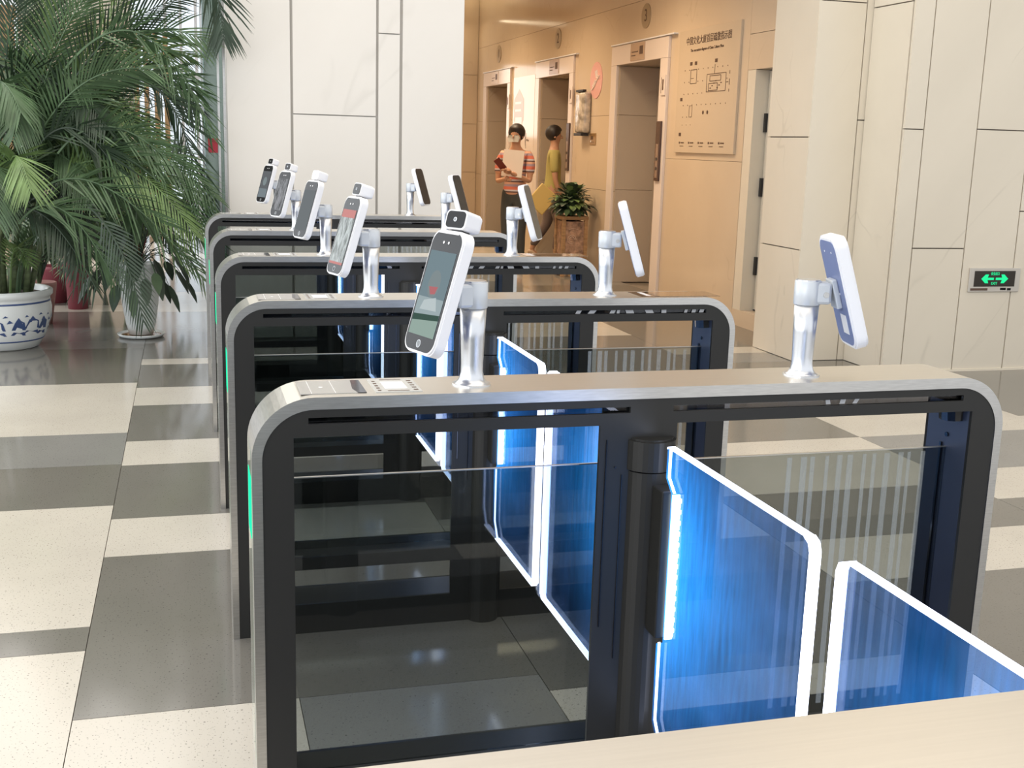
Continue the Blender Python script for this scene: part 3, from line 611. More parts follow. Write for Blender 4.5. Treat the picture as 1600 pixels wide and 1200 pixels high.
# ================================================================ lobby details
def disc(n, y, z=2.74):
    d = empty('number_disc', (W, y, z)); tag(d, 'round bronze disc with the number %d above the %s lift' % (n, ('farthest', 'middle', 'nearest')[n - 1]), 'sign', 'lift number discs')
    m = MB().cyl((-.008, 0, 0), (0, 0, 0), .12, seg=40).build('disc_plate', MT['bronze'], d)
    text('numeral', str(n), .17, onX(-.009, 0, 0), MT['ink'], d)
for n, y in ((1, 14.9), (2, 12.06), (3, 9.19)): disc(n, y)
for n, (y, txt) in enumerate(((15.0, ''), (12.1, ''), (9.3, ''))):
    p = empty('notice_plate', (W - .031, y, 2.405)); tag(p, ('pale glaring notice plate on the lintel of the farthest lift', 'pinkish notice plate on the lintel of the middle lift', 'brown notice plate with printing on the lintel of the nearest lift')[n], 'sign', 'lintel notice plates')
    c = mat('plate_tone', ((.80, .70, .66), (.50, .38, .33), (.50, .36, .26))[n], .2)
    MB().box(-.006, 0, -.19, .19, -.085, .085).build('plate_face', c, p)
    MB().box(-.008, -.006, -.15, -.06, -.03, .05).box(-.0085, -.008, -.13, -.08, -.012, .032).box(-.008, -.006, -.02, .15, -.005, .005).box(-.008, -.006, .05, .16, -.04, -.03).build('plate_print', MT['ink'], p)
def display(y, z0, z1, lb):
    d = empty('call_panel', (W - .03, y, z0)); tag(d, lb, 'call panel', 'lift call panels')
    MB().box(-.02, 0, -.055, .055, 0, z1 - z0, .004).build('panel_frame', mat('panel_brown', (.07, .035, .025), .2), d)
    MB().box(-.022, -.02, -.03, .03, .03, (z1 - z0) * .62).build('panel_face', mat('panel_steel', (.40, .30, .24), .25, .6), d)
    for k in range(2): MB().cyl((-.026, 0, .12 + k * .09), (-.022, 0, .12 + k * .09), .016, seg=12).build('call_button', MT['gloss'], d)
display(8.62, 1.14, 1.71, 'tall dark call panel on the right jamb of the nearest lift')
display(11.42, 1.16, 1.72, 'narrow dark call panel in front of the person in yellow, by the middle lift')
def indicator(y, lb):
    d = empty('floor_indicator', (W - .03, y, 1.95)); tag(d, lb, 'indicator', 'lift floor indicators')
    MB().box(-.012, 0, -.05, .05, 0, .19, .003).build('indicator_case', MT['frame'], d)
    MB().box(-.014, -.012, -.015, .012, .05, .15).box(-.014, -.012, .035, .04, .02, .17).build('indicator_glyph', MT['ink'], d)
indicator(8.58, 'slim floor indicator plate beside the evacuation board and the nearest lift'); indicator(11.38, 'slim floor indicator plate above the dark call panel of the middle lift'); indicator(14.2, 'slim floor indicator plate above the head of the woman, at the farthest lift')
pq = empty('wall_switch_plate', (W, 10.63, 1.47)); tag(pq, 'square brass switch plate on the wall between lift 2 and lift 3', 'switch plate')
MB().box(-.008, 0, -.10, .10, 0, .13, .003).build('plate_face', mat('brass', (.42, .25, .10), .3, .5), pq)
MB().box(-.010, -.008, -.06, .07, .03, .035).box(-.010, -.008, -.01, .06, .06, .10).build('plate_print', MT['ink'], pq)
MB().cyl((-.011, .055, .04), (-.008, .055, .04), .012, seg=10).build('plate_button', MT['white'], pq)
# pink shapes on the lobby wall
pk = mat('pink_tone', (.78, .42, .38), .2); pw = mat('pale_tone', (.86, .76, .70), .14, spec=.7)
lb_ = empty('glare_panel', (3.45, 16.16, 1.55)); tag(lb_, 'added advert panel on the lobby end wall, seen as a reflection', 'glare')
MB().box(-.55, .50, -.02, .02, 0, 1.15, .004).build('glare_case', MT['white'], lb_); MB().box(-.52, .47, -.024, -.02, .03, 1.12).build('glare_face', emission('glare_light', (1, .90, .82), 2.6), lb_)  # glowing panel added to throw glare onto the polished lift wall
p1 = empty('overlay', (W, 13.62, 1.2)); tag(p1, 'painted reflection, a tall pale glossy poster with a pink hexagon between lift 1 and lift 2', 'overlay')
MB().box(-.006, 0, -.62, .42, -.6, 1.16).build('reflection_sheet', pw, p1)  # pale sheet and pink hexagon paint a reflection onto the wall
hexa = [(.28 * math.cos(R(60 * k + 30)), .28 * math.sin(R(60 * k + 30))) for k in range(6)]
MB().prism(hexa, lambda p: (-.008, .12 + p[0], .72 + p[1]), lambda p: (-.006, .12 + p[0], .72 + p[1])).build('reflection_hexagon', pk, p1)
MB().box(-.0095, -.008, .0, .30, .80, .83).box(-.0095, -.008, .0, .30, .70, .73).box(-.0095, -.008, -.05, .28, .52, .62).build('reflection_lettering', pw, p1)
text('reflection_lettering', '(~', .22, onX(-.008, -.32, .32), MT['ink'], p1)
p2 = empty('overlay', (W, 10.60, 1.98)); tag(p2, 'pink round shape with white strokes right of lift 2', 'overlay')
MB().cyl((-.006, 0, .2), (0, 0, .2), .2, seg=32).build('disc_shape', pk, p2)  # flat pink disc with pale strokes on the wall
mm = MB()
for k, (a, b) in enumerate((((-.02, .30), (.10, .22)), ((.02, .31), (.12, .24)), ((-.12, .10), (.06, .22)), ((-.10, .14), (-.02, .20)))):
    mm.tube([(-.007, -a[0] + .0, a[1]), (-.008, -(a[0] + b[0]) / 2 + .02, (a[1] + b[1]) / 2 - .03), (-.007, -b[0], b[1])], .010, 5)
mm.build('disc_strokes', pw, p2)
bg_ = empty('wrapped_dispenser', (W, 10.88, 1.60)); tag(bg_, 'hand dispenser wrapped in crumpled silvery plastic on the wall right of lift 2', 'dispenser')
mm = MB(); n = 9; prev = None
mm.box(-.10, 0, -.15, .15, 0, .46, .03)
o = mm.build('plastic_wrap', mat('crumpled_plastic', (.62, .55, .47), .15, spec=.9, noise=(11, .6, (1, 1, 1)), bump=1), bg_, True)
MB().box(-.102, -.06, -.13, .13, .46, .485, .005).build('dispenser_lid', MT['dark'], bg_); MB().box(-.11, -.02, -.13, .13, -.03, 0, .004).build('drip_tray', MT['dark'], bg_)
# directory board
bd = empty('evacuation_board', (W, 7.655, 1.42)); tag(bd, 'large cream wall board with an evacuation plan between lift 3 and the door', 'board')
MB().box(-.022, 0, -.625, .625, 0, 1.09, .002).build('board_panel', MT['board'], bd)
xb = -.0235
text('board_title', '中国文化大厦首层疏散指示图', .078, onX(xb, .0, .985), MT['ink'], bd, sx=.92)
text('board_subtitle', 'The evacuation diagram of China Culture Plaza', .036, onX(xb, .02, .905), MT['ink'], bd, sx=1.0)
def bx(y, z, a, b): mm.box(xb - .0008, xb + .001, y - a, y + a, z - b, z + b)
mm = MB()
for k in range(10): bx(.46 - k * .098, .735, .005, .004)
for k in range(10):
    if k not in (2, 5, 6, 7, 8): bx(.46 - k * .098, .63, .005, .004)
for k in range(5): bx(.46 - k * .098, .525, .005, .004)
for k in range(10): bx(.46 - k * .098, .425, .005, .004)
for k in range(3): bx(.46 - k * .09, .32, .005, .004); bx(.46 - k * .09, .25, .004, .003)
mm.build('plan_columns', MT['ink'], bd)
mm = MB()
for y, z in ((.33, .79), (.23, .79), (-.19, .79), (.51, .48), (.50, .165)): bx(y, z, .024, .015)
for y in (0.02, -.07): mm.cyl((xb - .0008, y, .355), (xb + .001, y, .355), .017, seg=12)
mm.build('plan_symbols', MT['ink'], bd)['kind'] = 'stuff'
mm = MB()
def rect(y0, y1, z0, z1, t=.0025):
    bx((y0 + y1) / 2, z0, abs(y1 - y0) / 2, t); bx((y0 + y1) / 2, z1, abs(y1 - y0) / 2, t); bx(y0, (z0 + z1) / 2, t, abs(z1 - z0) / 2); bx(y1, (z0 + z1) / 2, t, abs(z1 - z0) / 2)
rect(.33, .20, .615, .735); rect(-.02, -.40, .53, .68); rect(-.06, -.24, .54, .60); rect(-.08, -.30, .62, .665); rect(.32, .26, .32, .42, .0015)
bx(-.47, .60, .004, .025); bx(-.43, .60, .02, .003); bx(-.17, .72, .0015, .04); bx(-.47, .68, .003, .014); bx(-.47, .53, .003, .012); bx(.29, .66, .03, .002)
for k in range(7): bx(-.10 - k * .035, .56 + .02 * (k % 4), .012, .004)
mm.build('plan_lines', MT['ink'], bd)
mm = MB()
for k in range(5):
    y = .50 - k * .21; bx(y, .09, .012, .009); bx(y - .065, .09, .035, .005); bx(y - .05, .06, .04, .0025)
mm.build('plan_legend', MT['ink'], bd)

# exit sign
ex = empty('exit_sign', (5.226, 4.708, .632)); tag(ex, 'silver framed exit sign with green arrows low on the cream wall', 'sign')
MB().box(-.204, .204, 0, .012, -.082, .082, .003).build('sign_frame', mat('sign_silver', (.60, .56, .50), .3, .4), ex)
MB().box(-.165, .162, -.002, 0, -.045, .062).build('sign_face', MT['signface'], ex)
def arrow(s): return [(s * .008, -.008), (s * .058, -.008), (s * .050, -.030), (s * .075, -.030), (s * .108, 0), (s * .075, .030), (s * .050, .030), (s * .058, .008), (s * .008, .008)]
for s in (-1, 1): MB().prism(arrow(s), lambda p: (p[0] - .002, -.0032, p[1] + .008), lambda p: (p[0] - .002, -.002, p[1] + .008)).build('arrow', MT['greenp'], ex)
text('lettering', '安全出口', .024, onY(-.002, -.003, .042), MT['greenp'], ex, sx=.72); text('lettering', 'EXIT', .024, onY(-.004, -.003, -.024), MT['greenp'], ex, sx=1)
MB().box(-.188, -.05, -.001, 0, -.072, -.056).build('speaker_slot', MT['ink'], ex)
MB().box(.052, .098, -.001, 0, -.070, -.054).box(.108, .138, -.001, 0, -.072, -.056).build('test_buttons', MT['gloss'], ex)

# ================================================================ people
def skin(name, nodes, edges, m, parent, sub=2):
    """nodes: list of (x, y, z, rx, ry)"""
    me = bpy.data.meshes.new(name); me.from_pydata([n[:3] for n in nodes], edges, []); o = bpy.data.objects.new(name, me); COL.objects.link(o)
    md = o.modifiers.new('s', 'SKIN'); md.use_smooth_shade = True
    sv = me.skin_vertices[0].data
    for i, n in enumerate(nodes): sv[i].radius = (n[3], n[4] if len(n) > 4 else n[3]); sv[i].use_root = (i == 0)
    ms = o.modifiers.new('u', 'SUBSURF'); ms.levels = sub; ms.render_levels = sub
    dg = bpy.context.evaluated_depsgraph_get(); me2 = bpy.data.meshes.new_from_object(o.evaluated_get(dg)); bpy.data.objects.remove(o)
    me2.materials.clear(); me2.name = name; return link(name, me2, m, parent, True)
def person(loc, rz, h, arms, legs, top, bottom, label, hairm, shoe, lean=0, shortsleeve=True):
    k = h / 1.66; p = empty('person', loc, rz); p.scale = (k, k, k); tag(p, label, 'person')
    # faces local -Y; x = left/right
    nodes = [(0, 0, .90, .13, .10), (0, 0, 1.05, .115, .085), (0, -.005, 1.22, .135, .09), (0, 0, 1.33, .12, .08), (0, 0, 1.40, .05, .05), (0, -.01, 1.46, .048, .05),
             (0, -.012, 1.52, .066, .078), (0, -.01, 1.58, .07, .082), (0, -.002, 1.63, .052, .06)]
    edges = [(i, i + 1) for i in range(8)]
    for s in (-1, 1):
        sh, el, wr = arms[s]
        i = len(nodes); nodes += [(s * .15, .0, 1.335, .05, .05), (*sh, .046, .046), ((sh[0] + el[0]) / 2, (sh[1] + el[1]) / 2, (sh[2] + el[2]) / 2, .042, .042), (*el, .034, .034), ((el[0] + wr[0]) / 2, (el[1] + wr[1]) / 2, (el[2] + wr[2]) / 2, .031, .031), (*wr, .023, .023)]
        edges += [(3, i), (i, i + 1), (i + 1, i + 2), (i + 2, i + 3), (i + 3, i + 4), (i + 4, i + 5)]
        hp, kn, an, toe = legs[s]
        i = len(nodes); nodes += [(*hp, .085, .09), ((hp[0] + kn[0]) / 2, (hp[1] + kn[1]) / 2, (hp[2] + kn[2]) / 2, .075, .078), (*kn, .055, .055), ((kn[0] + an[0]) / 2, (kn[1] + an[1]) / 2 + .01, (kn[2] * .6 + an[2] * .4), .05, .05), (*an, .034, .034), (*toe, .036, .028)]
        edges += [(0, i), (i, i + 1), (i + 1, i + 2), (i + 2, i + 3), (i + 3, i + 4), (i + 4, i + 5)]
    body = skin('body', nodes, edges, MT['skin'], p)
    # fingers
    for s in (-1, 1):
        wr = Vector(arms[s][2]); el = Vector(arms[s][1]); d = (wr - el).normalized(); side = d.cross(Vector((0, 0, 1))).normalized() if abs(d.z) < .9 else Vector((0, 1, 0)); up = side.cross(d)
        m = MB()
        pal = wr + d * .045
        m.tube([wr, wr + d * .03, wr + d * .075], [.022, .034, .034], 8)
        for f in range(4):
            b0 = wr + d * .075 + side * (-.026 + f * .0175); ln = (.06, .07, .066, .05)[f]
            m.tube([b0 - d * .01, b0 + d * ln * .5 - up * .006, b0 + d * ln * .85 - up * .03], [.0095, .0085, .006], 6)
        b0 = wr + d * .03 - side * .03; m.tube([b0, b0 - side * .022 + d * .025, b0 - side * .02 + d * .055 - up * .012], [.012, .0105, .007], 6)
        m.build('hand', MT['skin'], p, True)
    # clothes: same skeleton, a little wider
    g = .014
    tn = [(0, 0, .86, .16, .13), (0, 0, .93, .155, .125), (0, 0, 1.05, .128, .10), (0, -.005, 1.22, .148, .105), (0, 0, 1.335, .125, .088), (0, 0, 1.378, .075, .066)]
    te = [(0, 1), (1, 2), (2, 3), (3, 4), (4, 5)]
    for s in (-1, 1):
        sh, el, wr = arms[s]; i = len(tn); q = .7
        mid = tuple(sh[j] + (el[j] - sh[j]) * q for j in range(3))
        tn += [(s * .15, 0, 1.335, .062, .06), (*sh, .06, .06), (*mid, .056, .056)]; te += [(4, i), (i, i + 1), (i + 1, i + 2)]
    skin('shirt', tn, te, top, p)
    bn = [(0, 0, 1.0, .135, .11), (0, 0, .88, .15, .12)]; be = [(0, 1)]
    for s in (-1, 1):
        hp, kn, an, toe = legs[s]; i = len(bn)
        bn += [(*hp, .098, .10), ((hp[0] + kn[0]) / 2, (hp[1] + kn[1]) / 2, (hp[2] + kn[2]) / 2, .088, .09), (*kn, .068, .068), (an[0], an[1], an[2] + .04, .05, .052)]
        be += [(1, i), (i, i + 1), (i + 1, i + 2), (i + 2, i + 3)]
    skin('trousers', bn, be, bottom, p)
    for s in (-1, 1):
        hp, kn, an, toe = legs[s]; a = Vector(an); t = Vector(toe); dd = (t - a)
        m = MB().tube([a + Vector((0, .045, -.028)), a + Vector((0, 0, -.022)), t + Vector((0, 0, -.004)), t + dd.normalized() * .05 + Vector((0, 0, -.008))], [.026, .038, .036, .018], 10); m.build('shoe', shoe, p, True)
    # hair cap, ears, eyes, nose
    bm = bmesh.new(); bmesh.ops.create_uvsphere(bm, u_segments=24, v_segments=16, radius=1)
    for v in bm.verts:
        x, y, z = v.co
        if y < -.35 and z < .30: v.co *= .80
        v.co = Vector((v.co.x * .098, v.co.y * .108 + .008, v.co.z * (.105 if z > 0 else .10) + 1.585))
    me = bpy.data.meshes.new('hair'); bm.to_mesh(me); bm.free(); link('hair', me, hairm, p, True)
    for s in (-1, 1): MB().lathe([(0.0001, -.012), (.012, -.008), (.015, 0), (.010, .014), (.0001, .02)], (s * .083, -.005, 1.535), 10, .5, 1).build('ear', MT['skin'], p, True)
    MB().lathe([(.0001, -.016), (.012, -.012), (.009, .004), (.004, .02)], (0, -.098, 1.535), 8).build('nose', MT['skin'], p, True)
    for s in (-1, 1): MB().lathe([(.0001, -.004), (.011, 0), (.0001, .004)], (s * .032, -.084, 1.555), 10).build('eye', MT['hair'], p, True)
    return p
def stripes():
    m = mat('striped_shirt', (.6, .3, .25), .8); nt = m.node_tree; N = nt.nodes; L = nt.links
    tc = N.new('ShaderNodeTexCoord'); sp = N.new('ShaderNodeSeparateXYZ'); L.new(tc.outputs['Object'], sp.inputs[0])
    mu = N.new('ShaderNodeMath'); mu.operation = 'MULTIPLY'; mu.inputs[1].default_value = 8.5; L.new(sp.outputs['Z'], mu.inputs[0])
    fr = N.new('ShaderNodeMath'); fr.operation = 'FRACT'; L.new(mu.outputs[0], fr.inputs[0]); cr = N.new('ShaderNodeValToRGB'); cr.color_ramp.interpolation = 'CONSTANT'
    el = cr.color_ramp.elements; el[0].color = (.62, .16, .10, 1); el[1].position = .3; el[1].color = (.36, .27, .33, 1)
    e = el.new(.52); e.color = (.66, .36, .25, 1); e = el.new(.72); e.color = (.12, .07, .07, 1); e = el.new(.84); e.color = (.55, .5, .55, 1)
    L.new(fr.outputs[0], cr.inputs[0]); L.new(cr.outputs[0], N['Principled BSDF'].inputs['Base Color']); return m
legs = {s: ((s * .08, 0, .84), (s * .085, -.02, .47), (s * .085, .01, .09), (s * .09, -.10, .035)) for s in (-1, 1)}
wa = {-1: ((-.19, -.01, 1.27), (-.20, -.04, 1.03), (-.03, -.24, 1.06)), 1: ((.19, -.01, 1.27), (.20, -.06, 1.04), (.05, -.27, 1.14))}
wm = person((3.56, 11.0, 0), R(-38), 1.66, wa, legs, stripes(), mat('grey_trousers', (.055, .06, .06), .8), 'woman in striped shirt and face mask holding a phone, beside the farthest lift', MT['hair'], MT['white'])
MB().prism([(-.06, -.03), (.06, -.03), (.075, .02), (.06, .045), (-.06, .045), (-.075, .02)], lambda p: (p[0], -.106 + abs(p[0]) * .40, 1.508 + p[1]), lambda p: (p[0] * 1.02, -.124 + abs(p[0]) * .5, 1.508 + p[1])).build('face_mask', mat('mask_cloth', (.55, .53, .48), .8), wm)
MB().box(-.12, .12, -.006, .006, -.15, .15).build('paper_sheet', mat('sheet_paper', (.74, .66, .60), .7), None)
ps = bpy.data.objects['paper_sheet']; ps.location = (3.47, 10.80, 1.24); ps.rotation_euler = (R(-6), R(4), R(-30)); tag(ps, 'white sheet held against the chest of the woman in the striped shirt', 'paper')
ph = MB().box(-.038, .038, -.005, .005, -.08, .08, .003).build('phone', mat('phone_red', (.16, .03, .02), .3), None); ph.location = (3.30, 10.72, 1.23); ph.rotation_euler = (R(30), R(-38), R(-20)); tag(ph, 'dark red phone in the hands of the woman in the striped shirt', 'phone')
wb = {-1: ((-.19, 0, 1.26), (-.21, -.02, 1.02), (-.20, -.10, .80)), 1: ((.19, 0, 1.26), (.21, 0, 1.0), (.19, -.08, .82))}
lg2 = {-1: ((-.08, 0, .84), (-.08, -.10, .48), (-.08, -.06, .09), (-.08, -.17, .035)), 1: ((.08, 0, .84), (.085, .05, .47), (.085, .24, .13), (.085, .17, .05))}
m2 = person((4.37, 12.12, 0), R(75), 1.68, wb, lg2, mat('yellow_shirt', (.42, .36, .12), .8), mat('dark_trousers', (.16, .12, .11), .8), 'person in a yellow shirt walking into lift 2, seen from behind', MT['hair'], mat('sandal', (.55, .40, .28), .6))
fl_ = MB().box(-.13, .13, -.03, .03, -.15, .15, .01).build('paper_bag', mat('yellow_paper', (.62, .46, .16), .6), None); fl_.location = (4.13, 11.78, .80); fl_.rotation_euler = (0, R(40), R(-10))
tag(fl_, 'tilted yellow paper bag at the hip of the person in the yellow shirt', 'bag')

# ================================================================ planter with bush
pl = empty('planter', (4.10, 10.52, 0)); tag(pl, 'carved wood planter box against the wall between lift 2 and lift 3', 'planter')
pw_ = mat('planter_wood', (.40, .24, .12), .4, noise=(9, .3, (1, 1, 6))); rel = mat('carved_relief', (.42, .26, .18), .5, noise=(22, .55, (1, 1, 1)), bump=1)
MB().box(-.13, .13, -.13, .13, .04, .62).build('planter_core', rel, pl)
for x in (-.15, .11):
    for y in (-.15, .11): MB().box(x, x + .04, y, y + .04, 0, .64, .003).build('corner_post', pw_, pl)
MB().box(-.155, .155, -.155, .155, .64, .68, .004).build('top_rim', pw_, pl)
MB().box(-.15, .15, -.15, .15, .03, .08).build('bottom_rail', pw_, pl)
mm = MB()
for rr in (.03, .05):
    mm.tube([(-.03 + rr * math.cos(a / 10 * 6.28), -.134, .42 + rr * math.sin(a / 10 * 6.28)) for a in range(9)], .004, 5)
mm.tube([(-.07, -.134, .53), (-.02, -.134, .545), (.04, -.134, .53)], .004, 5).build('relief_scroll', mat('relief_light', (.62, .44, .34), .4), pl)
def leafblade(bm, base, d, length, width, droop, cup=.15, seg=4):
    d = d.normalized(); side = d.cross(Vector((0, 0, 1))); side = side.normalized() if side.length > .01 else Vector((1, 0, 0)); prev = None
    for i in range(seg + 1):
        t = i / seg; c = base + d * length * t + Vector((0, 0, -droop * t * t)); wd = width * math.sin(math.pi * min(.98, .08 + t * .92)) ** .8
        a = bm.verts.new(c - side * wd + Vector((0, 0, cup * wd))); m_ = bm.verts.new(c); b = bm.verts.new(c + side * wd + Vector((0, 0, cup * wd)))
        if prev: bm.faces.new((prev[0], prev[1], m_, a)); bm.faces.new((prev[1], prev[2], b, m_))
        prev = (a, m_, b)
rnd = random.Random(3)
bush = empty('leafy_bush', (4.08, 10.50, .66)); tag(bush, 'dense dark green pothos bush growing in the carved planter', 'plant')
MB().lathe([(.05, -.04), (.12, 0), (.04, .03)], seg=12).build('soil', MT['soil'], bush)
for v, mname in ((0, 'leaf'), (1, 'leaf_d'), (2, 'leaf_l')):
    for rep in range(3 if v < 2 else 1):
        s = MB()
        for k in range(52):
            a = rnd.uniform(0, 6.28); e = rnd.uniform(-.25, 1.3); rr = rnd.uniform(.04, .21)
            d = Vector((math.cos(a) * math.cos(e), math.sin(a) * math.cos(e), math.sin(e)))
            base = Vector((0, 0, .13)) + Vector((d.x * rr, d.y * rr, d.z * rr * 1.1)); leafblade(s.bm, base, d + Vector((0, 0, -.2)), rnd.uniform(.08, .13), rnd.uniform(.03, .045), .04)
        s.build('leaf_cluster', MT[mname], bush)['kind'] = 'stuff'
s = MB()
for k in range(14):
    a = rnd.uniform(0, 6.28); s.tube([(0, 0, 0), (.08 * math.cos(a), .08 * math.sin(a), .12), (.15 * math.cos(a), .15 * math.sin(a), rnd.uniform(.15, .3))], .004, 4)
s.build('stems', MT['cane'], bush)

# ================================================================ palms and pots
def lathe_obj(name, prof, m, parent, seg=40): return MB().lathe(prof, (0, 0, 0), seg).build(name, m, parent, True)
pot = empty('porcelain_pot', (-1.335, 6.40, 0)); tag(pot, 'large white porcelain pot with a blue painted landscape, at the left picture edge', 'pot')
PR = [(.215, 0), (.235, .01), (.285, .10), (.318, .20), (.325, .28), (.315, .335), (.322, .35), (.335, .362), (.335, .392), (.318, .40), (.300, .39), (.295, .34)]
lathe_obj('pot_body', PR, MT['white_glaze'], pot, 56)
def prad(z):
    for (r0, z0), (r1, z1) in zip(PR, PR[1:]):
        if z0 <= z <= z1: return r0 + (r1 - r0) * (z - z0) / (z1 - z0)
    return .32
def ring(name, z, h, m=MT['blue_glaze']):
    lathe_obj(name, [(prad(z) + .0005, z), (prad(z) + .002, z + h * .3), (prad(z + h) + .002, z + h * .7), (prad(z + h) + .0005, z + h)], m, pot, 56)
ring('blue_band', .315, .012); ring('blue_band', .060, .010)
def paint(pts, name='painted_scene'):
    m = MB(); vs = [m.bm.verts.new(((prad(z) + .0025) * math.cos(R(a)), (prad(z) + .0025) * math.sin(R(a)), z)) for a, z in pts]; m.bm.faces.new(vs); m.build(name, MT['blue_glaze'], pot)
rn = random.Random(11)
for a0 in (-140, -108, -88, -62, -44, -26, 0):
    w_ = rn.uniform(8, 13); z0 = .15 + rn.uniform(-.01, .01)
    paint([(a0 - w_, z0), (a0 + w_, z0 - .004), (a0 + w_ * .7, z0 + .05), (a0 + w_ * .25, z0 + .062), (a0 - w_ * .1, z0 + .085), (a0 - w_ * .6, z0 + .05)])
    paint([(a0 - w_ * 1.1, z0 - .035), (a0 + w_ * 1.1, z0 - .042), (a0 + w_ * .8, z0 - .015), (a0 + w_ * .1, z0 - .022), (a0 - w_ * .7, z0 - .012)])
    paint([(a0 + w_ * .7, z0 + .085), (a0 + w_ * 1.3, z0 + .088), (a0 + w_ * 1.0, z0 + .10)]); paint([(a0 + w_ * 1.1, z0 + .045), (a0 + w_ * 1.8, z0 + .05), (a0 + w_ * 1.4, z0 + .07)])
MB().lathe([(.05, .34), (.296, .345), (.29, .36), (.04, .375)], (0, 0, 0), 30).build('soil', MT['soil'], pot)

def bez(P, n):
    P = [Vector(p) for p in P]; out = []
    for i in range(n + 1):
        t = i / n
        out.append(P[0] * (1 - t) ** 2 + P[1] * 2 * t * (1 - t) + P[2] * t * t)
    return out
def frond(P, parent, m, ll=.30, dens=44, wd=.008, start=.18, vee=.35, seed=0, ang=52, face=0):
    rg = random.Random(seed); pts = bez(P, 26); L = MB(); n = len(pts) - 1
    L.tube(pts, [.008 * (1 - .8 * i / n) + .001 for i in range(n + 1)], 5)
    for i in range(dens):
        t = start + (1 - start) * (i + .5) / dens; f = t * n; k = min(int(f), n - 1); c = pts[k].lerp(pts[k + 1], f - k)
        tg = (pts[k + 1] - pts[k]).normalized(); sd = tg.cross(Vector((0, 0, 1)))
        if sd.length < .15: sd = tg.cross(Vector((0, 1, 0)))
        if face:
            alt = tg.cross(Vector((0, 1, 0)));
            if sd.dot(alt) < 0: sd = -sd
            sd = sd.normalized() * (1 - face) + alt.normalized() * face
        sd.normalize(); up = sd.cross(tg).normalized()
        s = (t - start) / (1 - start); ln = ll * (.35 + .65 * math.sin(math.pi * min(1, .12 + s * .8)) ** .7) * rg.uniform(.88, 1.1); 
        if s > .9: ln *= .75
        a = R(ang - 24 * s)
        for sg in (-1, 1):
            d = (tg * math.cos(a) + sd * sg * math.sin(a) + up * vee * rg.uniform(.6, 1.2)).normalized()
            w = wd * rg.uniform(.85, 1.15); q = d.cross(up); q = (q.normalized() if q.length > .01 else sd)
            q = (q + up * rg.uniform(-.25, .25)).normalized()
            prev = None
            for j, (tt, ww) in enumerate(((0, .5), (.3, 1), (.68, .8), (1, .05))):
                cc = c + d * ln * tt + Vector((0, 0, -.16 * ln * tt * tt)); va = L.bm.verts.new(cc - q * w * ww); vb = L.bm.verts.new(cc + q * w * ww)
                if prev: L.bm.faces.new((prev[0], prev[1], vb, va))
                prev = (va, vb)
    return L.build('frond', MT[m] if isinstance(m, str) else m, parent)
palm = empty('areca_palm', (-1.30, 6.38, .36)); tag(palm, 'tall areca palm growing in the blue and white porcelain pot', 'plant')
def rel3(P, o): return [(p[0] - o.location.x, p[1] - o.location.y, p[2] - o.location.z) for p in P]
rg = random.Random(5); tops = []
for k in range(13):
    a = rg.uniform(0, 6.28); rr = rg.uniform(.03, .21); b = Vector((rr * math.cos(a), rr * math.sin(a), 0)); ln = rg.uniform(.55, 1.15)
    t = b + Vector((b.x * 1.3 + rg.uniform(0, .22), b.y * .8, ln)); mid = (b + t) / 2 + Vector((-.02, 0, .04)); tops.append(t)
    MB().tube([b, b.lerp(mid, .5), mid, mid.lerp(t, .5), t], [.021, .020, .017, .014, .009], 8).build('cane', MT['cane'], palm, True)
FR = {'F1': [(-0.802, 6.0, 1.43), (-0.3, 6.0, 1.34), (0.09, 6.0, 0.657)], 'F2': [(-0.70, 5.75, 1.0), (-0.47, 5.62, 0.80), (-0.385, 5.62, 0.27)], 'F3': [(-0.822, 6.0, 1.824), (-0.307, 6.0, 2.5), (0.07, 6.0, 1.436)],
 'F4': [(-0.974, 6.2, 1.466), (-0.634, 6.2, 2.2), (-0.039, 6.2, 1.951)], 'F5': [(-0.265, 5.9, 2.75), (0.147, 5.9, 2.6), (0.155, 5.9, 2.05)], 'F6': [(-1.029, 6.1, 0.936), (-1.09, 6.1, 1.934), (-0.543, 6.1, 1.274)],
 'F7': [(-1.031, 6.3, 1.341), (-0.766, 6.3, 1.923), (-0.331, 6.3, 2.489)], 'F8': [(-0.443, 6.1, 1.806), (-0.045, 6.1, 1.782), (-0.02, 6.1, 0.85)], 'F9': [(-0.884, 6.0, 1.308), (-0.517, 6.0, 1.798), (0.05, 6.0, 0.956)],
 'F10': [(-1.013, 6.2, 1.464), (-1.065, 6.2, 1.942), (-1.324, 6.2, 2.008)], 'F11': [(-1.079, 6.0, 1.223), (-0.786, 6.0, 1.786), (-0.466, 6.0, 1.073)], 'F12': [(-1.0, 5.9, 1.068), (-0.644, 5.9, 1.4), (0.0, 5.9, 0.50)],
 'F13': [(-1.11, 5.8, 0.874), (-0.869, 5.8, 1.233), (-0.557, 5.8, 0.511)], 'F14': [(-0.985, 6.3, 1.466), (-0.995, 6.3, 2.032), (-0.782, 6.3, 2.54)], 'F15': [(-0.939, 6.2, 1.385), (-0.439, 6.2, 2.1), (0.02, 6.2, 1.708)], 'F16': [(-1.119, 6.4, 1.379), (-0.878, 6.4, 2.247), (-1.059, 6.4, 2.513)]}
for i, (k, P) in enumerate(FR.items()):
    frond(rel3(P, palm), palm, ('leaf', 'leaf_d', 'leaf')[i % 3] if k not in ('F4', 'F7') else 'leaf_l', ll=.30 if k != 'F2' else .23, seed=i, dens=20 if k == 'F2' else 40, ang=42 if k == 'F2' else 50, wd=.0060 if k == 'F2' else .0066, vee=.05 if k == 'F2' else .2, face=1 if k == 'F2' else .5)
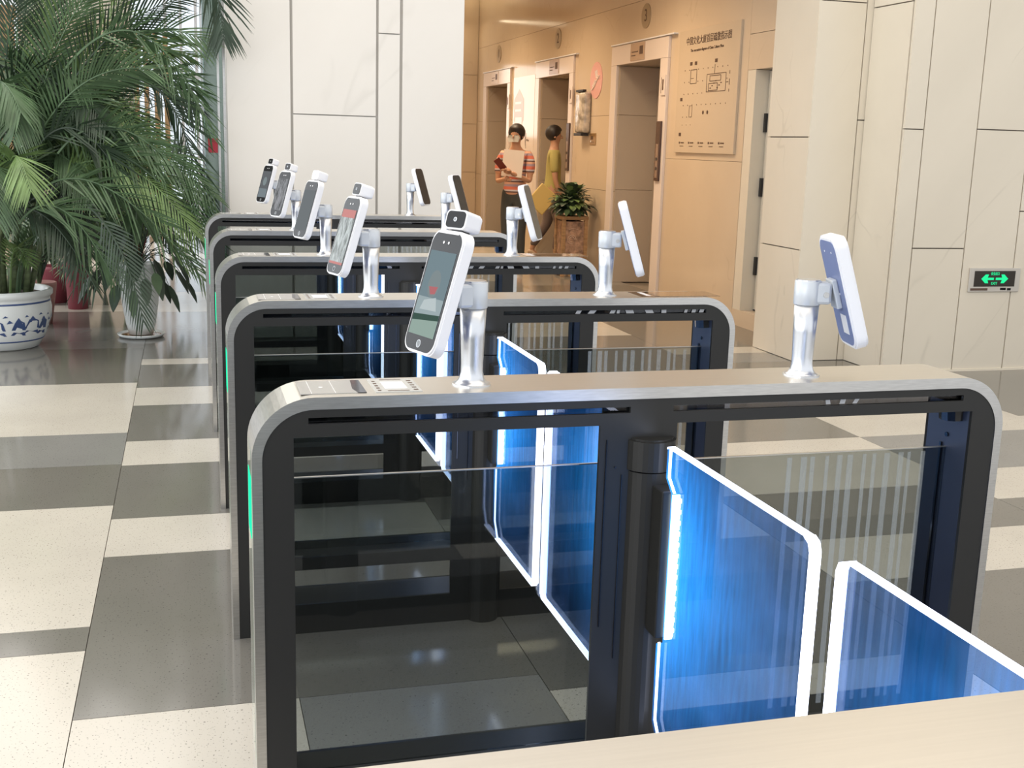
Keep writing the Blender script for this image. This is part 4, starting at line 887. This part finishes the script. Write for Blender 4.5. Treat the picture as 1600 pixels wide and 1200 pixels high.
for i in range(56):
    t = tops[i % len(tops)]; a = rg.uniform(-2.2, 1.3); ln = rg.uniform(.5, .95); up = rg.uniform(.1, .6)
    if i % 3 == 0: up = rg.uniform(.5, .8)
    e = t + Vector((math.cos(a) * ln, math.sin(a) * ln * .7, up - rg.uniform(.25, .7))); m_ = t + Vector((math.cos(a) * ln * .4, math.sin(a) * ln * .3, up * .9 + .15))
    frond([t - Vector((0, 0, .08)), m_, e], palm, rg.choice(('leaf', 'leaf', 'leaf_d', 'leaf_l')), ll=.28, dens=34, seed=100 + i, wd=.0064, face=.25)
TF = [((-1.1, 6.3, 1.1), (-1.0, 6.1, 1.9), (-.62, 6.0, 2.35)), ((-1.05, 6.2, 1.2), (-.75, 6.1, 2.1), (-.10, 6.0, 2.30)), ((-1.0, 6.3, 1.2), (-.55, 6.2, 2.35), (.06, 6.1, 2.05)), ((-1.1, 6.2, 1.3), (-.9, 6.1, 2.3), (-.4, 6.0, 2.62)),
      ((-1.2, 6.4, 1.2), (-1.1, 6.3, 2.2), (-.95, 6.2, 2.65)), ((-1.0, 6.4, 1.3), (-.4, 6.4, 2.2), (.0, 6.3, 1.6)), ((-1.1, 6.1, 1.2), (-.8, 5.9, 1.9), (-.3, 5.9, 1.85)), ((-1.2, 6.3, 1.3), (-.6, 6.3, 1.95), (-.15, 6.2, 1.2)),
      ((-1.15, 6.5, 1.3), (-.7, 6.5, 2.5), (-.25, 6.4, 2.7)), ((-1.2, 6.3, 1.1), (-1.25, 6.2, 1.9), (-1.05, 6.1, 2.4)), ((-1.1, 6.2, 1.0), (-.45, 6.0, 1.75), (.08, 6.0, 1.05)), ((-1.0, 6.2, 1.1), (-.5, 6.0, 1.55), (-.05, 5.9, .80))]
for i, P in enumerate(TF):
    frond(rel3(P, palm), palm, ('leaf', 'leaf_d', 'leaf', 'leaf_l')[i % 4], ll=.32, dens=38, seed=500 + i, wd=.0064, vee=.15, face=.55)
for i in range(7):     # short shoots low in the pot
    a = rg.uniform(-2.5, .6); b = Vector((.12 * math.cos(a), .12 * math.sin(a), .02)); e = b + Vector((.38 * math.cos(a), .3 * math.sin(a), rg.uniform(.15, .5)))
    frond([b, b + Vector((.08 * math.cos(a), .08 * math.sin(a), .5)), e], palm, 'leaf_l' if i % 2 else 'leaf', ll=.17, dens=20, seed=300 + i, wd=.006)
# second palm behind, in the red pots
def redpot(x, y, s, lb):
    p = empty('red_pot', (x, y, 0)); tag(p, lb, 'pot')
    lathe_obj('pot_body', [(.085 * s, 0), (.115 * s, .24 * s), (.125 * s, .25 * s), (.125 * s, .275 * s), (.11 * s, .275 * s), (.105 * s, .24 * s)], MT['redpot'], p, 28)
    MB().lathe([(.02, .24 * s), (.106 * s, .245 * s), (.02, .255 * s)], seg=20).build('soil', MT['soil'], p); return p
redpot(-1.22, 8.6, 1.15, 'dark red plastic pot behind the porcelain pot'); redpot(-1.12, 9.7, 1.0, 'smaller dark red pot, the farther of the two red ones')
sp2 = mat('pink_pot', (.42, .20, .18), .5)
pp = empty('tall_pink_pot', (-1.20, 7.4, 0)); tag(pp, 'narrow pinkish pot touching the right rim of the porcelain pot', 'pot'); lathe_obj('pot_body', [(.08, 0), (.125, .30), (.125, .32), (.11, .32), (.105, .28)], sp2, pp, 28)
def bushpalm(x, y, z, n, sp, hh, lb, mats, seed, ll=.2, name='small_palm'):
    p = empty(name, (x, y, z)); tag(p, lb, 'plant'); r = random.Random(seed)
    for i in range(n):
        a = r.uniform(0, 6.28); l = sp * r.uniform(.6, 1); h = hh * r.uniform(.5, 1)
        frond([(0, 0, 0), (l * .3 * math.cos(a), l * .3 * math.sin(a), h * 1.1), (l * math.cos(a), l * math.sin(a), h * r.uniform(.3, .9))], p, r.choice(mats), ll=ll, dens=22, seed=seed * 50 + i, wd=.009)
    return p
bushpalm(-1.22, 8.6, .30, 22, .75, .75, 'bushy green palm in the nearer dark red pot', ('leaf', 'leaf_d', 'leaf_l'), 2)
bushpalm(-1.12, 9.7, .26, 16, .8, 1.0, 'bushy palm in the farther dark red pot', ('leaf_d', 'leaf'), 4, .24)
bushpalm(-1.20, 7.4, .29, 14, .6, .8, 'leafy palm in the narrow pink pot', ('leaf', 'leaf_d'), 6, .2)
bushpalm(-.62, 8.4, .0, 20, .75, 1.7, 'tall yellow-green palm behind the white vase', ('leaf_l', 'leaf', 'leaf_d'), 8, .3, 'kentia_palm')
bushpalm(-.85, 9.2, .0, 22, 1.0, 2.5, 'tallest dark palm behind the porcelain pot palm', ('leaf', 'leaf_l', 'leaf_d'), 9, .34, 'kentia_palm')
# bromeliad with orange bracts
br = empty('bromeliad', (-1.0, 8.2, 0)); tag(br, 'bromeliad with salmon orange bracts behind the areca palm', 'plant')
lathe_obj('pot_body', [(.08, 0), (.10, .5), (.105, .52), (.09, .52), (.08, .48)], MT['redpot'], br, 20)
og = mat('bract_orange', (.55, .17, .08), .45); s = MB(); s2 = MB()
for k in range(26):
    a = k * 2.4; e = .2 + (k % 5) * .25; leafblade(s.bm, Vector((0, 0, .52)), Vector((math.cos(a) * math.cos(e), math.sin(a) * math.cos(e), math.sin(e))), .3, .022, .12)
    leafblade(s2.bm, Vector((0, 0, .72 + .006 * k)), Vector((math.cos(a) * .8, math.sin(a) * .8, .4)), .11, .016, .05)
s.build('leaf_rosette', MT['leaf'], br); s2.build('bract_rosette', og, br)
# white vase with anthurium
va = empty('white_vase', (-.445, 6.72, 0)); tag(va, 'slim white vase on a saucer behind the drooping frond', 'vase')
lathe_obj('vase_body', [(.085, .022), (.105, .10), (.128, .25), (.138, .40), (.142, .50), (.146, .51), (.146, .535), (.132, .535), (.128, .48)], MT['white_glaze'], va, 40)
lathe_obj('saucer', [(.09, 0), (.155, .006), (.168, .026), (.162, .028), (.145, .014), (.02, .012)], MT['white_glaze'], va, 40)
MB().lathe([(.084, .0145), (.14, .0150), (.14, .0155), (.02, .017)], seg=24).build('saucer_water', mat('rusty_water', (.25, .11, .03), .1), va)
an = empty('anthurium', (-.445, 6.72, .50)); tag(an, 'anthurium with big drooping leaves and red flowers in the white vase', 'plant')
rn = random.Random(21)
for i in range(64):
    a = rn.uniform(0, 6.28); rr = rn.uniform(.12, .44); h = rn.uniform(.02, .62) if i % 3 else rn.uniform(-.14, .1)
    if i % 3 == 0: rr = rn.uniform(.28, .44)
    tip = Vector((rr * math.cos(a), rr * math.sin(a), h)); s = MB()
    s.tube(bez([(0, 0, 0), (tip.x * .45, tip.y * .45, max(h, 0) + .22), tuple(tip)], 6), .003, 4)
    leafblade(s.bm, tip, Vector((math.cos(a) * .5, math.sin(a) * .5, -.75)), rn.uniform(.13, .2), rn.uniform(.03, .045), .03, .3)
    s.build('leaf', MT[rn.choice(('leaf_d', 'leaf', 'leaf_d'))], an)
rf = mat('anthurium_red', (.45, .02, .05), .3)
for (x, y, z) in ((.16, -.1, .52), (.02, -.1, .64), (-.1, .1, .58)):
    s = MB(); s.tube([(0, 0, 0), (x * .6, y * .6, z * .7), (x, y, z)], .003, 4); leafblade(s.bm, Vector((x, y, z)), Vector((.2, -.3, .9)), .07, .025, 0, .3); s.build('flower', rf, an)
